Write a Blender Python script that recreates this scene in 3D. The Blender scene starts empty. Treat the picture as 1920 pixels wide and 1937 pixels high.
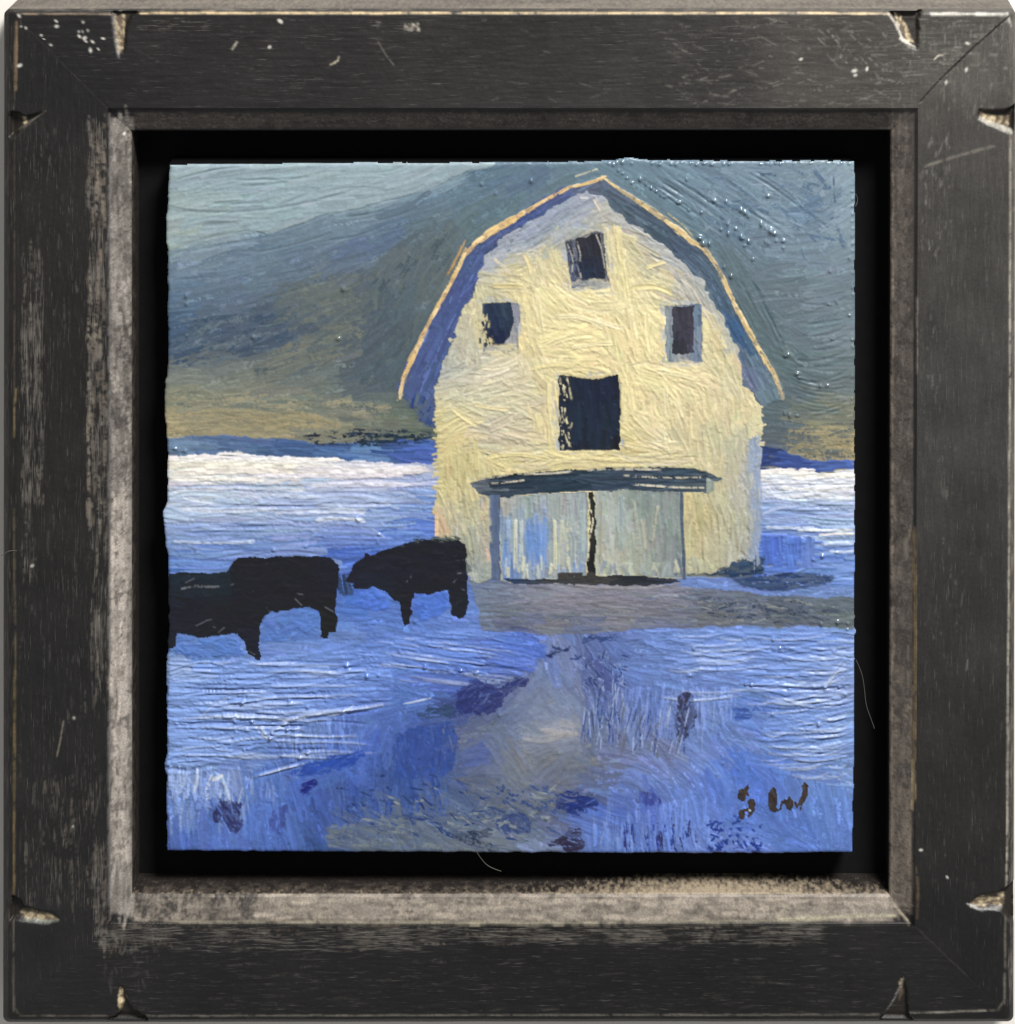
import bpy, math
import numpy as np

# ---------------------------------------------------------------- scale, camera, light
S = 0.00012                       # metres per photograph pixel (the frame is about 23 cm wide)
CX0, CY0 = 960.0, 968.5           # centre of the frame, photograph pixels
D = 6000.0                        # camera distance in the same unit
CAMX, CAMY = 960.0 + 300.0, 968.5 - 2150.0   # the camera stands above and a little right of the centre
DEPTH = 112.0                     # frame depth

def W(x, y, z):
    """photograph-scale coordinates (x right, y down, z towards the viewer) to metres"""
    return ((x - CX0) * S, -z * S, (CY0 - y) * S)

def at_depth(x, y, z):
    """position at depth z of a point seen at x, y"""
    k = (D - z) / D
    return CAMX + (x - CAMX) * k, CAMY + (y - CAMY) * k

sc = bpy.context.scene
cam_d = bpy.data.cameras.new("camera")
cam = bpy.data.objects.new("camera", cam_d)
sc.collection.objects.link(cam)
cam.location = W(CAMX, CAMY, D)
cam.rotation_euler = (math.radians(90), 0, 0)
cam_d.sensor_fit = 'HORIZONTAL'
cam_d.sensor_width = 36.0
cam_d.lens = 36.0 * D / 1920.0
cam_d.shift_x = -(CAMX - CX0) / 1920.0
cam_d.shift_y = -(CY0 - CAMY) / 1920.0
cam_d.clip_start = 0.01
cam_d.clip_end = 50
sc.camera = cam

world = bpy.data.worlds.new("World")
sc.world = world
world.use_nodes = True
bg = world.node_tree.nodes["Background"]
bg.inputs[0].default_value = (0.93, 0.97, 1.0, 1)
bg.inputs[1].default_value = 0.34

def area(name, loc, target, size, power, col):
    d = bpy.data.lights.new(name, 'AREA')
    d.shape = 'RECTANGLE'
    d.size, d.size_y = size
    d.energy = power
    d.color = col
    o = bpy.data.objects.new(name, d)
    sc.collection.objects.link(o)
    o.location = loc
    from mathutils import Vector
    v = Vector(target) - Vector(loc)
    o.rotation_euler = v.to_track_quat('-Z', 'Y').to_euler()
    return o
area("window_light", (0.42, -0.72, 0.98), (0, 0, 0), (0.34, 0.26), 29.0, (1.0, 0.995, 0.99))

sc.view_settings.view_transform = 'Standard'
sc.view_settings.look = 'None'
sc.view_settings.exposure = 0.0
sc.view_settings.gamma = 1.0

# ---------------------------------------------------------------- helpers
RNG = np.random.default_rng(7)
def lin(c):
    c = np.asarray(c, dtype=np.float64) / 255.0
    return np.where(c <= 0.04045, c / 12.92, ((c + 0.055) / 1.055) ** 2.4)

def up_matrix(n, m, off=0.0):
    """n x m cubic-ish interpolation matrix (smoothstep value noise)"""
    t = np.linspace(0, m - 1.001, n)
    i = np.floor(t).astype(int)
    f = t - i
    f = f * f * (3 - 2 * f)
    A = np.zeros((n, m))
    r = np.arange(n)
    A[r, i] += 1 - f
    A[r, i + 1] += f
    return A

def vnoise(h, w, sy, sx, seed):
    """value noise, feature size sy x sx cells, range -1..1"""
    g = np.random.default_rng(seed)
    mh, mw = max(3, int(h / sy) + 2), max(3, int(w / sx) + 2)
    return (up_matrix(h, mh) @ g.uniform(-1, 1, (mh, mw)) @ up_matrix(w, mw).T).astype(np.float32)

def fnoise(h, w, sy, sx, seed, oct=4):
    o = np.zeros((h, w), np.float32); a = 1.0; tot = 0
    for k in range(oct):
        o += a * vnoise(h, w, max(1.2, sy / 2 ** k), max(1.2, sx / 2 ** k), seed + 17 * k)
        tot += a * a; a *= 0.55
    return o / math.sqrt(tot)

def sstep(a, b, x):
    t = np.clip((x - a) / (b - a), 0, 1)
    return t * t * (3 - 2 * t)

def blur(a, n=1):
    for _ in range(n):
        p = np.pad(a, 1, mode='edge')
        a = (p[1:-1, 1:-1] * 2 + p[:-2, 1:-1] + p[2:, 1:-1] + p[1:-1, :-2] + p[1:-1, 2:]) / 6
    return a

class Canvas:
    """a raster of pigment colour and paint thickness that brush strokes are laid on"""
    def __init__(s, x0, y0, x1, y1, cell):
        s.x0, s.y0, s.cell = x0, y0, cell
        s.w = int(round((x1 - x0) / cell)) + 1
        s.h = int(round((y1 - y0) / cell)) + 1
        s.X = (x0 + np.arange(s.w) * cell).astype(np.float32)[None, :].repeat(s.h, 0)
        s.Y = (y0 + np.arange(s.h) * cell).astype(np.float32)[:, None].repeat(s.w, 1)
        s.col = np.zeros((s.h, s.w, 3), np.float32)
        s.hgt = np.zeros((s.h, s.w), np.float32)
        g = 0.7 * vnoise(s.h, s.w, 1.9, 1.9, 5) + 0.7 * vnoise(s.h, s.w, 3.6, 3.6, 6) + 0.35 * vnoise(s.h, s.w, 9, 9, 8)
        s.grain = (np.argsort(np.argsort(g.ravel())).reshape(g.shape) / g.size).astype(np.float32)
    def warp(s, amp, size, seed):
        s.WX = s.X + amp * fnoise(s.h, s.w, size / s.cell, size / s.cell, seed, 4)
        s.WY = s.Y + amp * fnoise(s.h, s.w, size / s.cell, size / s.cell, seed + 5, 4)
    def poly(s, pts, warped=True, soft=1):
        X, Y = (s.WX, s.WY) if warped else (s.X, s.Y)
        P = np.asarray(pts, float)
        ix0 = max(0, int((P[:, 0].min() - 14 - s.x0) / s.cell)); ix1 = min(s.w, int((P[:, 0].max() + 14 - s.x0) / s.cell) + 2)
        iy0 = max(0, int((P[:, 1].min() - 14 - s.y0) / s.cell)); iy1 = min(s.h, int((P[:, 1].max() + 14 - s.y0) / s.cell) + 2)
        x = X[iy0:iy1, ix0:ix1]; y = Y[iy0:iy1, ix0:ix1]
        ins = np.zeros(x.shape, bool)
        n = len(P)
        for i in range(n):
            xa, ya = P[i]; xb, yb = P[(i + 1) % n]
            if ya == yb: continue
            c = ((ya > y) != (yb > y)) & (x < (xb - xa) * (y - ya) / (yb - ya) + xa)
            ins ^= c
        m = np.zeros((s.h, s.w), np.float32)
        m[iy0:iy1, ix0:ix1] = ins
        if soft: m[iy0:iy1, ix0:ix1] = blur(m[iy0:iy1, ix0:ix1], soft)
        return m
    def field(s, pts, power=3.0, step=10):
        """inverse-distance field from (x, y, values...)"""
        P = np.asarray([p[:2] for p in pts], float)
        V = np.asarray([p[2] for p in pts], float)
        if V.ndim == 1: V = V[:, None]
        nh, nw = int(s.h * s.cell / step) + 2, int(s.w * s.cell / step) + 2
        xs = s.x0 + np.linspace(0, (s.w - 1) * s.cell, nw); ys = s.y0 + np.linspace(0, (s.h - 1) * s.cell, nh)
        d2 = (xs[None, :, None] - P[:, 0]) ** 2 + (ys[:, None, None] - P[:, 1]) ** 2 + 60
        w = d2 ** (-power / 2)
        w /= w.sum(-1, keepdims=True)
        g = w @ V
        A, B = up_matrix(s.h, nh), up_matrix(s.w, nw)
        return np.stack([(A @ g[..., k] @ B.T) for k in range(g.shape[-1])], -1).astype(np.float32)

# bristle patterns: streaks along the stroke, in steps of 0.85 (across) and 6 (along) units
NB, BS = 20, 160
BR = []
for k in range(NB):
    b = 0.75 * vnoise(BS, BS, 7.0, 14, 100 + k) + 0.55 * vnoise(BS, BS, 3.6, 9, 200 + k) + 0.25 * vnoise(BS, BS, 2.0, 3, 300 + k) + 0.3 * vnoise(BS, BS, 16, 5, 350 + k)
    r = np.argsort(np.argsort(b.ravel())).reshape(b.shape) / b.size      # even spread 0..1
    BR.append(r.astype(np.float32))

def stroke(cv, x, y, ang, L, Wd, color, alpha=1.0, curv=0.0, thick=1.0, ridge=1.5, dry=0.0, streak=0.12, mask=None, rag=0.35, side=0.5, k=None, keep=0.35, taper=0.0, gr=0.45):
    c, s_ = math.cos(ang), math.sin(ang)
    ex = abs(c) * L / 2 + abs(s_) * Wd / 2 + abs(curv) * L * L / 4 + 2 * cv.cell
    ey = abs(s_) * L / 2 + abs(c) * Wd / 2 + abs(curv) * L * L / 4 + 2 * cv.cell
    i0 = max(0, int((x - ex - cv.x0) / cv.cell)); i1 = min(cv.w, int((x + ex - cv.x0) / cv.cell) + 2)
    j0 = max(0, int((y - ey - cv.y0) / cv.cell)); j1 = min(cv.h, int((y + ey - cv.y0) / cv.cell) + 2)
    if i1 - i0 < 1 or j1 - j0 < 1: return
    dx = cv.X[j0:j1, i0:i1] - x; dy = cv.Y[j0:j1, i0:i1] - y
    u = dx * c + dy * s_
    v = -dx * s_ + dy * c - curv * (u * u - L * L / 12)
    ou, ov = RNG.integers(0, BS, 2)
    iu = ((u / 6.0).astype(np.int32) + ou) % BS
    iv = ((v / 0.85).astype(np.int32) + ov) % BS
    b = BR[RNG.integers(NB)][iv, iu]
    half = Wd / 2
    if taper: half = half * np.sqrt(np.clip(1 - taper * (2 * u / L) ** 2, 0.0, 1))
    e = np.clip((half - np.abs(v)) / cv.cell + 0.5, 0, 1) * np.clip((L / 2 - np.abs(u) - (1 - b) * rag * min(L, 3 * Wd) * 0.6) / (1.5 * cv.cell) + 0.5, 0, 1)
    a = e * alpha
    if dry > 0: a = a * sstep(dry - 0.12, dry + 0.14, (1 - gr) * b + gr * cv.grain[j0:j1, i0:i1])
    if mask is not None: a = a * mask[j0:j1, i0:i1]
    a3 = a[..., None]
    col = np.asarray(color, np.float32)
    C = cv.col[j0:j1, i0:i1]
    C *= (1 - a3)
    C += a3 * (col * (1 + streak * 2 * (b[..., None] - 0.5)))  # bristle streaks; valleys darker and ridges lighter, to strengthen the relief's shading
    H = cv.hgt[j0:j1, i0:i1]
    q = np.abs(v) / (Wd / 2)
    hn = keep * H + thick + ridge * (b - 0.5) + side * np.exp(-((q - 0.86) / 0.16) ** 2)
    H *= (1 - a)
    H += a * hn

def ridge_line(cv, pts, h, w, shadow=0.6, col=None, a=0.3):
    """a smooth furrow (h < 0) or crest (h > 0) of paint along a polyline"""
    P = np.asarray(pts, float); seg = np.hypot(*np.diff(P, axis=0).T); t = np.concatenate([[0], np.cumsum(seg)])
    n = max(2, int(t[-1] / 14)); q = np.linspace(0, t[-1], n + 1)
    xs, ys = np.interp(q, t, P[:, 0]), np.interp(q, t, P[:, 1])
    for k in range(n):
        xa, ya, xb, yb = xs[k], ys[k], xs[k + 1], ys[k + 1]
        i0 = max(0, int((min(xa, xb) - 10 - cv.x0) / cv.cell)); i1 = min(cv.w, int((max(xa, xb) + 10 - cv.x0) / cv.cell) + 2)
        j0 = max(0, int((min(ya, yb) - 10 - cv.y0) / cv.cell)); j1 = min(cv.h, int((max(ya, yb) + 10 - cv.y0) / cv.cell) + 2)
        if i1 - i0 < 1 or j1 - j0 < 1: continue
        l = math.hypot(xb - xa, yb - ya) + 1e-6; c, s_ = (xb - xa) / l, (yb - ya) / l
        dx = cv.X[j0:j1, i0:i1] - xa; dy = cv.Y[j0:j1, i0:i1] - ya
        u = dx * c + dy * s_; v = -dx * s_ + dy * c
        along = np.clip(np.minimum(u, l - u) / cv.cell + 0.5, 0, 1)
        f = min(1, min(q[k] + 4, t[-1] - q[k + 1] + 4) / 24) * (0.8 + 0.4 * RNG.random())
        g = np.exp(-(v / w) ** 2) * along * f
        cv.hgt[j0:j1, i0:i1] += h * (g - shadow * 0.5 * np.exp(-((np.abs(v) - 2.0 * w) / w) ** 2) * along * f)
        if col is not None:
            m = (a * g)[..., None]
            cv.col[j0:j1, i0:i1] = cv.col[j0:j1, i0:i1] * (1 - m) + m * col

def path_stroke(cv, pts, Wd, color, **kw):
    """one long stroke along a polyline, laid as overlapping short ones sharing a bristle pattern"""
    P = np.asarray(pts, float)
    seg = np.hypot(*np.diff(P, axis=0).T); t = np.concatenate([[0], np.cumsum(seg)])
    n = max(2, int(t[-1] / max(6, Wd * 1.2)))
    q = np.linspace(0, t[-1], n + 1)
    xs, ys = np.interp(q, t, P[:, 0]), np.interp(q, t, P[:, 1])
    for i in range(n):
        a = math.atan2(ys[i + 1] - ys[i], xs[i + 1] - xs[i])
        l = math.hypot(ys[i + 1] - ys[i], xs[i + 1] - xs[i])
        wj = Wd[i] if hasattr(Wd, '__len__') else Wd * RNG.uniform(0.8, 1.2)
        cc = np.asarray(color) * RNG.uniform(0.9, 1.1)
        stroke(cv, (xs[i] + xs[i + 1]) / 2, (ys[i] + ys[i + 1]) / 2, a, l * 1.7, wj, cc, **kw)

def fill(cv, mask, cmap, amap, n, L, Wd, jit=0.07, hue=0.03, ajit=6, **kw):
    """cover a passage with n strokes that follow its angle map and take its colours"""
    ys, xs = np.nonzero(mask > 0.5)
    if len(ys) == 0: return
    pick = RNG.integers(0, len(ys), n)
    for p in pick:
        j, i = ys[p], xs[p]
        col = cmap[j, i] * (1 + RNG.normal(0, jit)) * (1 + RNG.normal(0, hue, 3))
        if isinstance(amap, (int, float)): ang = amap
        else: ang = 0.5 * math.atan2(amap[j, i, 1], amap[j, i, 0])
        ang += math.radians(RNG.normal(0, ajit))
        l = RNG.uniform(*L); w = RNG.uniform(*Wd)
        stroke(cv, cv.X[j, i] + RNG.uniform(-1, 1), cv.Y[j, i] + RNG.uniform(-1, 1), ang, l, w, np.clip(col, 0.002, 0.95),
               curv=RNG.normal(0, 0.0016), mask=mask, **kw)

def angles(cv, pts):
    return cv.field([(x, y, (math.cos(2 * math.radians(a)), math.sin(2 * math.radians(a)))) for x, y, a in pts])

PAINT = 0.77     # pigment reflectance for a tone of 1.0
def desat(c):
    """pigment for a given tone: the varnish adds a little grey sheen of its own, so the pigment is that much deeper"""
    l = c @ np.array([0.25, 0.6, 0.15]); r = c[2] / c[0]
    k = (0.92 if r > 3 else 0.74) if r > 1.25 else (0.84 if l < 0.34 else 0.96)
    return np.maximum(l + (c - l) * k - np.array([0.017, 0.012, 0.011]), 0.004)
def colours(cv, pts, power=3.0):
    return cv.field([(x, y, tuple(desat(lin(c) * PAINT))) for x, y, c in pts], power)
def pc(*c): return desat(lin(c) * PAINT)

# ---------------------------------------------------------------- the painting: laid stroke by stroke
cv = Canvas(298, 290, 1628, 1622, 1.7)
cv.warp(4.0, 26, 11)
H_, W_ = cv.h, cv.w
labels = np.zeros((H_, W_), np.int16)
ONE = np.ones((H_, W_), np.float32)

# --- hillside
hill_c = colours(cv, [
    (330, 325, (150, 172, 180)), (480, 330, (148, 172, 182)), (650, 340, (150, 172, 180)), (760, 335, (145, 168, 178)), (340, 400, (152, 172, 174)),
    (480, 400, (146, 168, 176)), (600, 380, (148, 170, 178)), (330, 445, (155, 172, 168)), (430, 425, (142, 165, 172)), (700, 355, (142, 165, 175)), (830, 330, (125, 150, 165)),
    (330, 500, (98, 120, 142)), (450, 480, (100, 122, 144)), (520, 465, (92, 116, 136)), (600, 440, (98, 120, 138)), (680, 420, (104, 126, 142)), (780, 390, (92, 115, 136)),
    (340, 560, (84, 108, 134)), (450, 540, (88, 108, 134)), (560, 500, (88, 106, 128)), (680, 470, (86, 106, 138)), (740, 440, (84, 106, 132)), (860, 380, (86, 112, 130)), (920, 340, (88, 114, 134)), (1000, 330, (84, 108, 132)), (1080, 330, (96, 120, 136)),
    (960, 390, (86, 110, 124)), (1050, 350, (92, 116, 128)), (900, 430, (86, 106, 112)),
    (330, 620, (68, 88, 116)), (430, 620, (70, 86, 110)), (520, 600, (70, 84, 102)), (560, 560, (94, 102, 104)), (620, 560, (100, 106, 102)), (690, 540, (84, 94, 106)), (740, 500, (92, 102, 106)), (800, 470, (78, 90, 94)), (840, 450, (94, 108, 112)),
    (330, 660, (72, 90, 118)), (420, 670, (86, 98, 108)), (500, 650, (70, 84, 106)), (560, 630, (76, 88, 104)), (640, 600, (92, 98, 98)), (700, 600, (70, 82, 98)), (760, 560, (82, 96, 104)), (820, 530, (92, 100, 100)), (780, 620, (80, 93, 100)),
    (330, 710, (118, 122, 112)), (420, 700, (112, 116, 108)), (520, 680, (112, 116, 108)), (610, 650, (110, 112, 102)), (690, 660, (78, 88, 98)), (750, 680, (76, 90, 100)), (470, 730, (124, 126, 112)), (600, 720, (100, 108, 106)), (700, 720, (76, 88, 102)),
    (330, 760, (138, 136, 108)), (430, 760, (128, 128, 108)), (560, 760, (114, 120, 108)), (680, 760, (92, 102, 104)), (760, 765, (92, 102, 96)), (330, 800, (170, 154, 112)), (430, 795, (166, 150, 110)), (530, 800, (160, 146, 106)), (640, 800, (132, 128, 104)), (740, 800, (112, 116, 96)), (800, 800, (96, 104, 92)),
    (1170, 320, (98, 124, 140)), (1230, 350, (100, 124, 138)), (1300, 340, (104, 128, 148)), (1400, 330, (108, 132, 150)), (1520, 325, (112, 134, 148)), (1605, 330, (126, 148, 160)),
    (1270, 400, (92, 116, 130)), (1380, 400, (98, 122, 142)), (1480, 400, (112, 134, 152)), (1540, 390, (92, 116, 142)), (1600, 420, (126, 146, 160)), (1340, 450, (92, 114, 126)), (1440, 470, (98, 118, 132)), (1540, 470, (110, 130, 144)), (1605, 500, (116, 134, 146)),
    (1390, 530, (88, 106, 114)), (1470, 550, (96, 110, 120)), (1560, 560, (104, 118, 128)), (1420, 590, (86, 104, 108)), (1520, 630, (98, 114, 122)), (1605, 620, (108, 122, 130)), (1470, 660, (84, 102, 108)), (1560, 690, (96, 112, 118)),
    (1500, 730, (84, 100, 106)), (1605, 720, (102, 114, 116)), (1460, 790, (84, 100, 108)), (1540, 780, (102, 110, 102)), (1605, 790, (120, 120, 100)), (1470, 830, (82, 92, 98)), (1540, 835, (150, 140, 100)), (1605, 840, (172, 152, 100)), (1450, 850, (84, 94, 110)), (1605, 860, (176, 152, 108)), (1530, 865, (140, 134, 104)),
])
hill_c = hill_c * 1.12 + 0.008
hill_a = angles(cv, [(330, 330, -12), (480, 340, -5), (650, 340, -6), (420, 430, -10), (560, 430, -20), (700, 390, -16), (340, 480, -14), (500, 480, -12), (640, 460, -18), (780, 400, -20), (900, 330, -20), (350, 560, -4), (500, 560, -12),
    (400, 640, -18), (520, 640, -22), (640, 620, -25), (720, 560, -40), (800, 520, -62), (860, 470, -55), (760, 620, -60), (780, 680, -55), (960, 390, -30), (1060, 345, -26), (330, 720, -6), (500, 720, -6), (650, 700, -12), (330, 780, 0), (600, 790, -2), (760, 790, 5),
    (1180, 320, 35), (1250, 380, 34), (1320, 430, 36), (1400, 380, 34), (1480, 330, 8), (1500, 400, 5), (1560, 360, -38), (1600, 340, -30), (1580, 440, -35), (1500, 480, -8), (1370, 500, 55), (1410, 570, 60), (1450, 640, 62), (1500, 540, -6), (1600, 540, -8), (1520, 600, -25),
    (1600, 600, -12), (1500, 650, 45), (1560, 640, -8), (1500, 700, 22), (1580, 700, 2), (1600, 660, -4), (1500, 760, 4), (1600, 780, 3), (1540, 840, 2)])
hill_top = cv.poly([(290, 280), (1640, 280), (1640, 868), (1560, 872), (1440, 880), (900, 890), (820, 836), (740, 829), (602, 842), (552, 832), (422, 825), (290, 833)], soft=1)
cv.col[:] = hill_c
fill(cv, ONE * (cv.Y < 900), hill_c, hill_a, 2600, (60, 150), (16, 34), jit=0.05, ridge=1.2, thick=0.8, streak=0.10)
fill(cv, hill_top, hill_c, hill_a, 3800, (40, 130), (9, 22), jit=0.04, hue=0.015, ridge=1.0, thick=0.7, streak=0.11, ajit=5, dry=0.15, side=0.25)
fill(cv, hill_top, hill_c * 1.22, hill_a, 900, (14, 60), (5, 12), jit=0.08, hue=0.03, ridge=0.8, thick=0.7, streak=0.1, ajit=9, dry=0.72, side=0.1)
fill(cv, hill_top, hill_c * 0.86, hill_a, 700, (14, 60), (5, 12), jit=0.08, hue=0.03, ridge=0.8, thick=0.5, streak=0.1, ajit=9, dry=0.72, side=0.1)
labels[hill_top > 0.5] = 1

# light patch of sky over the ridge, laid over the slope
sky = cv.poly([(290, 280), (945, 280), (931, 311), (875, 326), (823, 352), (740, 377), (624, 400), (557, 424), (516, 440), (467, 436), (400, 452), (319, 470), (290, 474)], soft=1)
sky_c = colours(cv, [(330, 325, (152, 174, 180)), (480, 330, (146, 170, 180)), (650, 340, (150, 172, 180)), (800, 325, (148, 168, 176)), (340, 400, (158, 178, 178)), (480, 400, (148, 172, 178)), (600, 380, (150, 172, 178)), (330, 445, (160, 176, 170)), (430, 425, (146, 168, 174)), (700, 355, (148, 170, 178))])
sky_a = angles(cv, [(330, 330, -14), (480, 340, -4), (650, 340, -4), (420, 400, -4), (560, 400, -12), (700, 365, -14), (330, 440, -12), (840, 330, -20)])
fill(cv, sky, sky_c, sky_a, 700, (60, 170), (9, 24), jit=0.035, hue=0.015, ridge=1.0, thick=1.4, streak=0.07, ajit=4)
labels[sky > 0.5] = 2
# fine hatched scumbles of olive and grey over the slope
def scumble(poly, cols, n, ang, L, Wd, dry=0.55, ridge=1.0, jit=0.08, ajit=10, warped=True, **kw):
    m = cv.poly(poly, warped, 7) if not isinstance(poly, np.ndarray) else poly
    ys, xs = np.nonzero(m > 0.3)
    for p in RNG.integers(0, len(ys), n):
        col = np.asarray(cols[RNG.integers(len(cols))]) * (1 + RNG.normal(0, jit))
        stroke(cv, cv.X[ys[p], xs[p]], cv.Y[ys[p], xs[p]], math.radians(ang + RNG.normal(0, ajit)), RNG.uniform(*L), RNG.uniform(*Wd), col,
               curv=RNG.normal(0, 0.002), mask=m, dry=dry, ridge=ridge, **kw)
scumble([(520, 540), (640, 510), (720, 500), (700, 590), (600, 640), (520, 620)], [pc(112, 116, 108), pc(100, 108, 106), pc(84, 96, 108)], 120, -22, (20, 60), (6, 14), dry=0.66, thick=0.9, alpha=0.8)
scumble([(480, 690), (560, 640), (700, 595), (690, 640), (600, 700), (480, 730)], [pc(120, 120, 106), pc(110, 114, 106), pc(92, 102, 106)], 110, -18, (25, 70), (6, 14), dry=0.55, thick=0.9)
scumble([(320, 600), (520, 590), (560, 640), (420, 690), (320, 690)], [pc(66, 82, 106), pc(72, 88, 110), pc(98, 112, 124)], 130, -16, (22, 60), (5, 12), dry=0.6, thick=0.8)
scumble([(690, 520), (850, 440), (860, 480), (790, 640), (740, 740), (680, 720)], [pc(76, 90, 98), pc(94, 102, 100), pc(86, 100, 110)], 170, -60, (18, 50), (4, 10), dry=0.6, thick=0.8)
scumble([(318, 735), (620, 745), (760, 770), (700, 790), (318, 770)], [pc(140, 136, 114), pc(116, 120, 108), pc(158, 148, 118)], 110, -2, (30, 90), (4, 8), dry=0.6, thick=1.0)
scumble([(318, 775), (560, 778), (640, 795), (640, 812), (318, 828)], [pc(170, 154, 112), pc(158, 144, 106), pc(140, 132, 106)], 90, 0, (40, 130), (5, 11), dry=0.5, thick=1.0, alpha=0.7)
scumble([(1500, 810), (1618, 790), (1618, 868), (1540, 872), (1470, 840)], [pc(160, 146, 108), pc(126, 122, 102), pc(100, 106, 106)], 120, 3, (24, 70), (4, 8), dry=0.55, thick=1.0)
scumble([(1340, 320), (1600, 320), (1600, 470), (1500, 500), (1300, 420)], [pc(120, 142, 158), pc(88, 112, 138)], 130, 20, (25, 70), (4, 10), dry=0.6, thick=0.8, ajit=30)
# grooves left by stiff bristles
def grooves(lst, depth, width=3.0, col=None, a=0.25):
    for pts in lst:
        d = depth * RNG.uniform(0.2, 0.45)
        ridge_line(cv, pts, -d, width * RNG.uniform(0.6, 0.95), col=col, a=a * 0.8)  # furrow colour is darkened too, adding to its shade
def crests(lst, h, width=2.2, col=None, a=0.35):
    for pts in lst:
        ridge_line(cv, pts, 0.7 * h * RNG.uniform(0.4, 1.1), width * RNG.uniform(0.7, 1.2), col=col, a=a)
def arc(x0, y0, x1, y1, bulge, n=9):
    t = np.linspace(0, 1, n)
    nx, ny = -(y1 - y0), (x1 - x0)
    l = math.hypot(nx, ny) + 1e-6
    k = 4 * t * (1 - t) * bulge
    return list(zip(x0 + (x1 - x0) * t + nx / l * k, y0 + (y1 - y0) * t + ny / l * k))
G = [arc(430, 339, 600, 333, 3), arc(440, 350, 560, 340, 4), arc(320, 345, 470, 314, -6), arc(390, 383, 520, 380, 3), arc(330, 398, 690, 352, 20), arc(360, 425, 490, 412, 3), arc(320, 470, 470, 435, -3), arc(470, 435, 516, 439, 4), arc(516, 440, 630, 400, 3),
     arc(330, 480, 480, 452, 0), arc(480, 478, 640, 435, 5), arc(700, 420, 800, 385, 6), arc(700, 440, 790, 415, 4), arc(320, 526, 400, 521, 3), arc(470, 570, 600, 535, 3), arc(330, 700, 440, 640, -4), arc(450, 580, 520, 560, 2), arc(640, 410, 740, 392, 5), arc(610, 455, 740, 420, 8)]
for k in range(24):
    x, y = RNG.uniform(1190, 1440), 0
    y = RNG.uniform(315, 330 + (x - 1190) * 0.35)
    l = RNG.uniform(40, 150)
    G.append(arc(x, y, x + l * 0.83, y + l * 0.56, RNG.uniform(-6, 6)))
for k in range(14):
    x = RNG.uniform(1350, 1385); d = RNG.uniform(0, 70); y0 = 470 + (x - 1350) * 1.6 + RNG.uniform(0, 100)
    G.append(arc(x + d, y0, x + d + 55, y0 + 110, RNG.uniform(-8, 2)))
for k in range(13):
    y = 560 + k * 17 + RNG.uniform(-5, 5)
    G.append(arc(RNG.uniform(1490, 1530), y + RNG.uniform(4, 26), 1614, y - RNG.uniform(0, 8), RNG.uniform(6, 16)))
for k in range(8):
    y = 700 + k * 9
    G.append(arc(1480 + k * 3, y, 1610, y + 25 - k * 3, 14))
grooves(G, 3.2, 3.0, pc(78, 98, 112), 0.22)

# --- band of blue shade and the snow fields
shade_l = cv.poly([(290, 832), (422, 824), (552, 831), (602, 841), (740, 829), (830, 832), (830, 892), (740, 880), (602, 870), (501, 864), (422, 860), (290, 870)], soft=1)
shade_r = cv.poly([(1432, 845), (1470, 852), (1530, 868), (1630, 874), (1630, 890), (1432, 896)], soft=1)
sh_c = colours(cv, [(330, 848, (98, 122, 150)), (450, 845, (84, 106, 142)), (560, 848, (70, 92, 134)), (650, 856, (74, 100, 148)), (740, 850, (62, 84, 140)), (800, 860, (74, 96, 168)), (700, 866, (100, 132, 176)), (1445, 862, (52, 62, 112)), (1500, 870, (62, 78, 138)), (1600, 880, (76, 98, 160))])
sh_c = sh_c * 1.18 + 0.004
fill(cv, shade_l, sh_c, 0.03, 260, (30, 90), (6, 13), jit=0.08, ridge=1.6, thick=1.0)
fill(cv, shade_r, sh_c, 0.03, 90, (24, 60), (5, 10), jit=0.10, ridge=1.6, thick=1.0)
labels[(shade_l > 0.5) | (shade_r > 0.5)] = 3
scumble([(560, 818), (640, 812), (760, 812), (820, 820), (820, 838), (700, 842), (600, 842)], [pc(40, 52, 68), pc(50, 62, 84), pc(30, 42, 60)], 70, -2, (14, 44), (4, 9), dry=0.5, thick=1.0)
snow = np.maximum(cv.poly([(290, 864), (340, 862), (422, 856), (501, 860), (602, 867), (740, 876), (840, 880), (840, 1110), (290, 1110)], soft=1),
                  cv.poly([(1425, 890), (1470, 884), (1500, 890), (1560, 893), (1630, 886), (1630, 1140), (1425, 1140)], soft=1))
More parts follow.
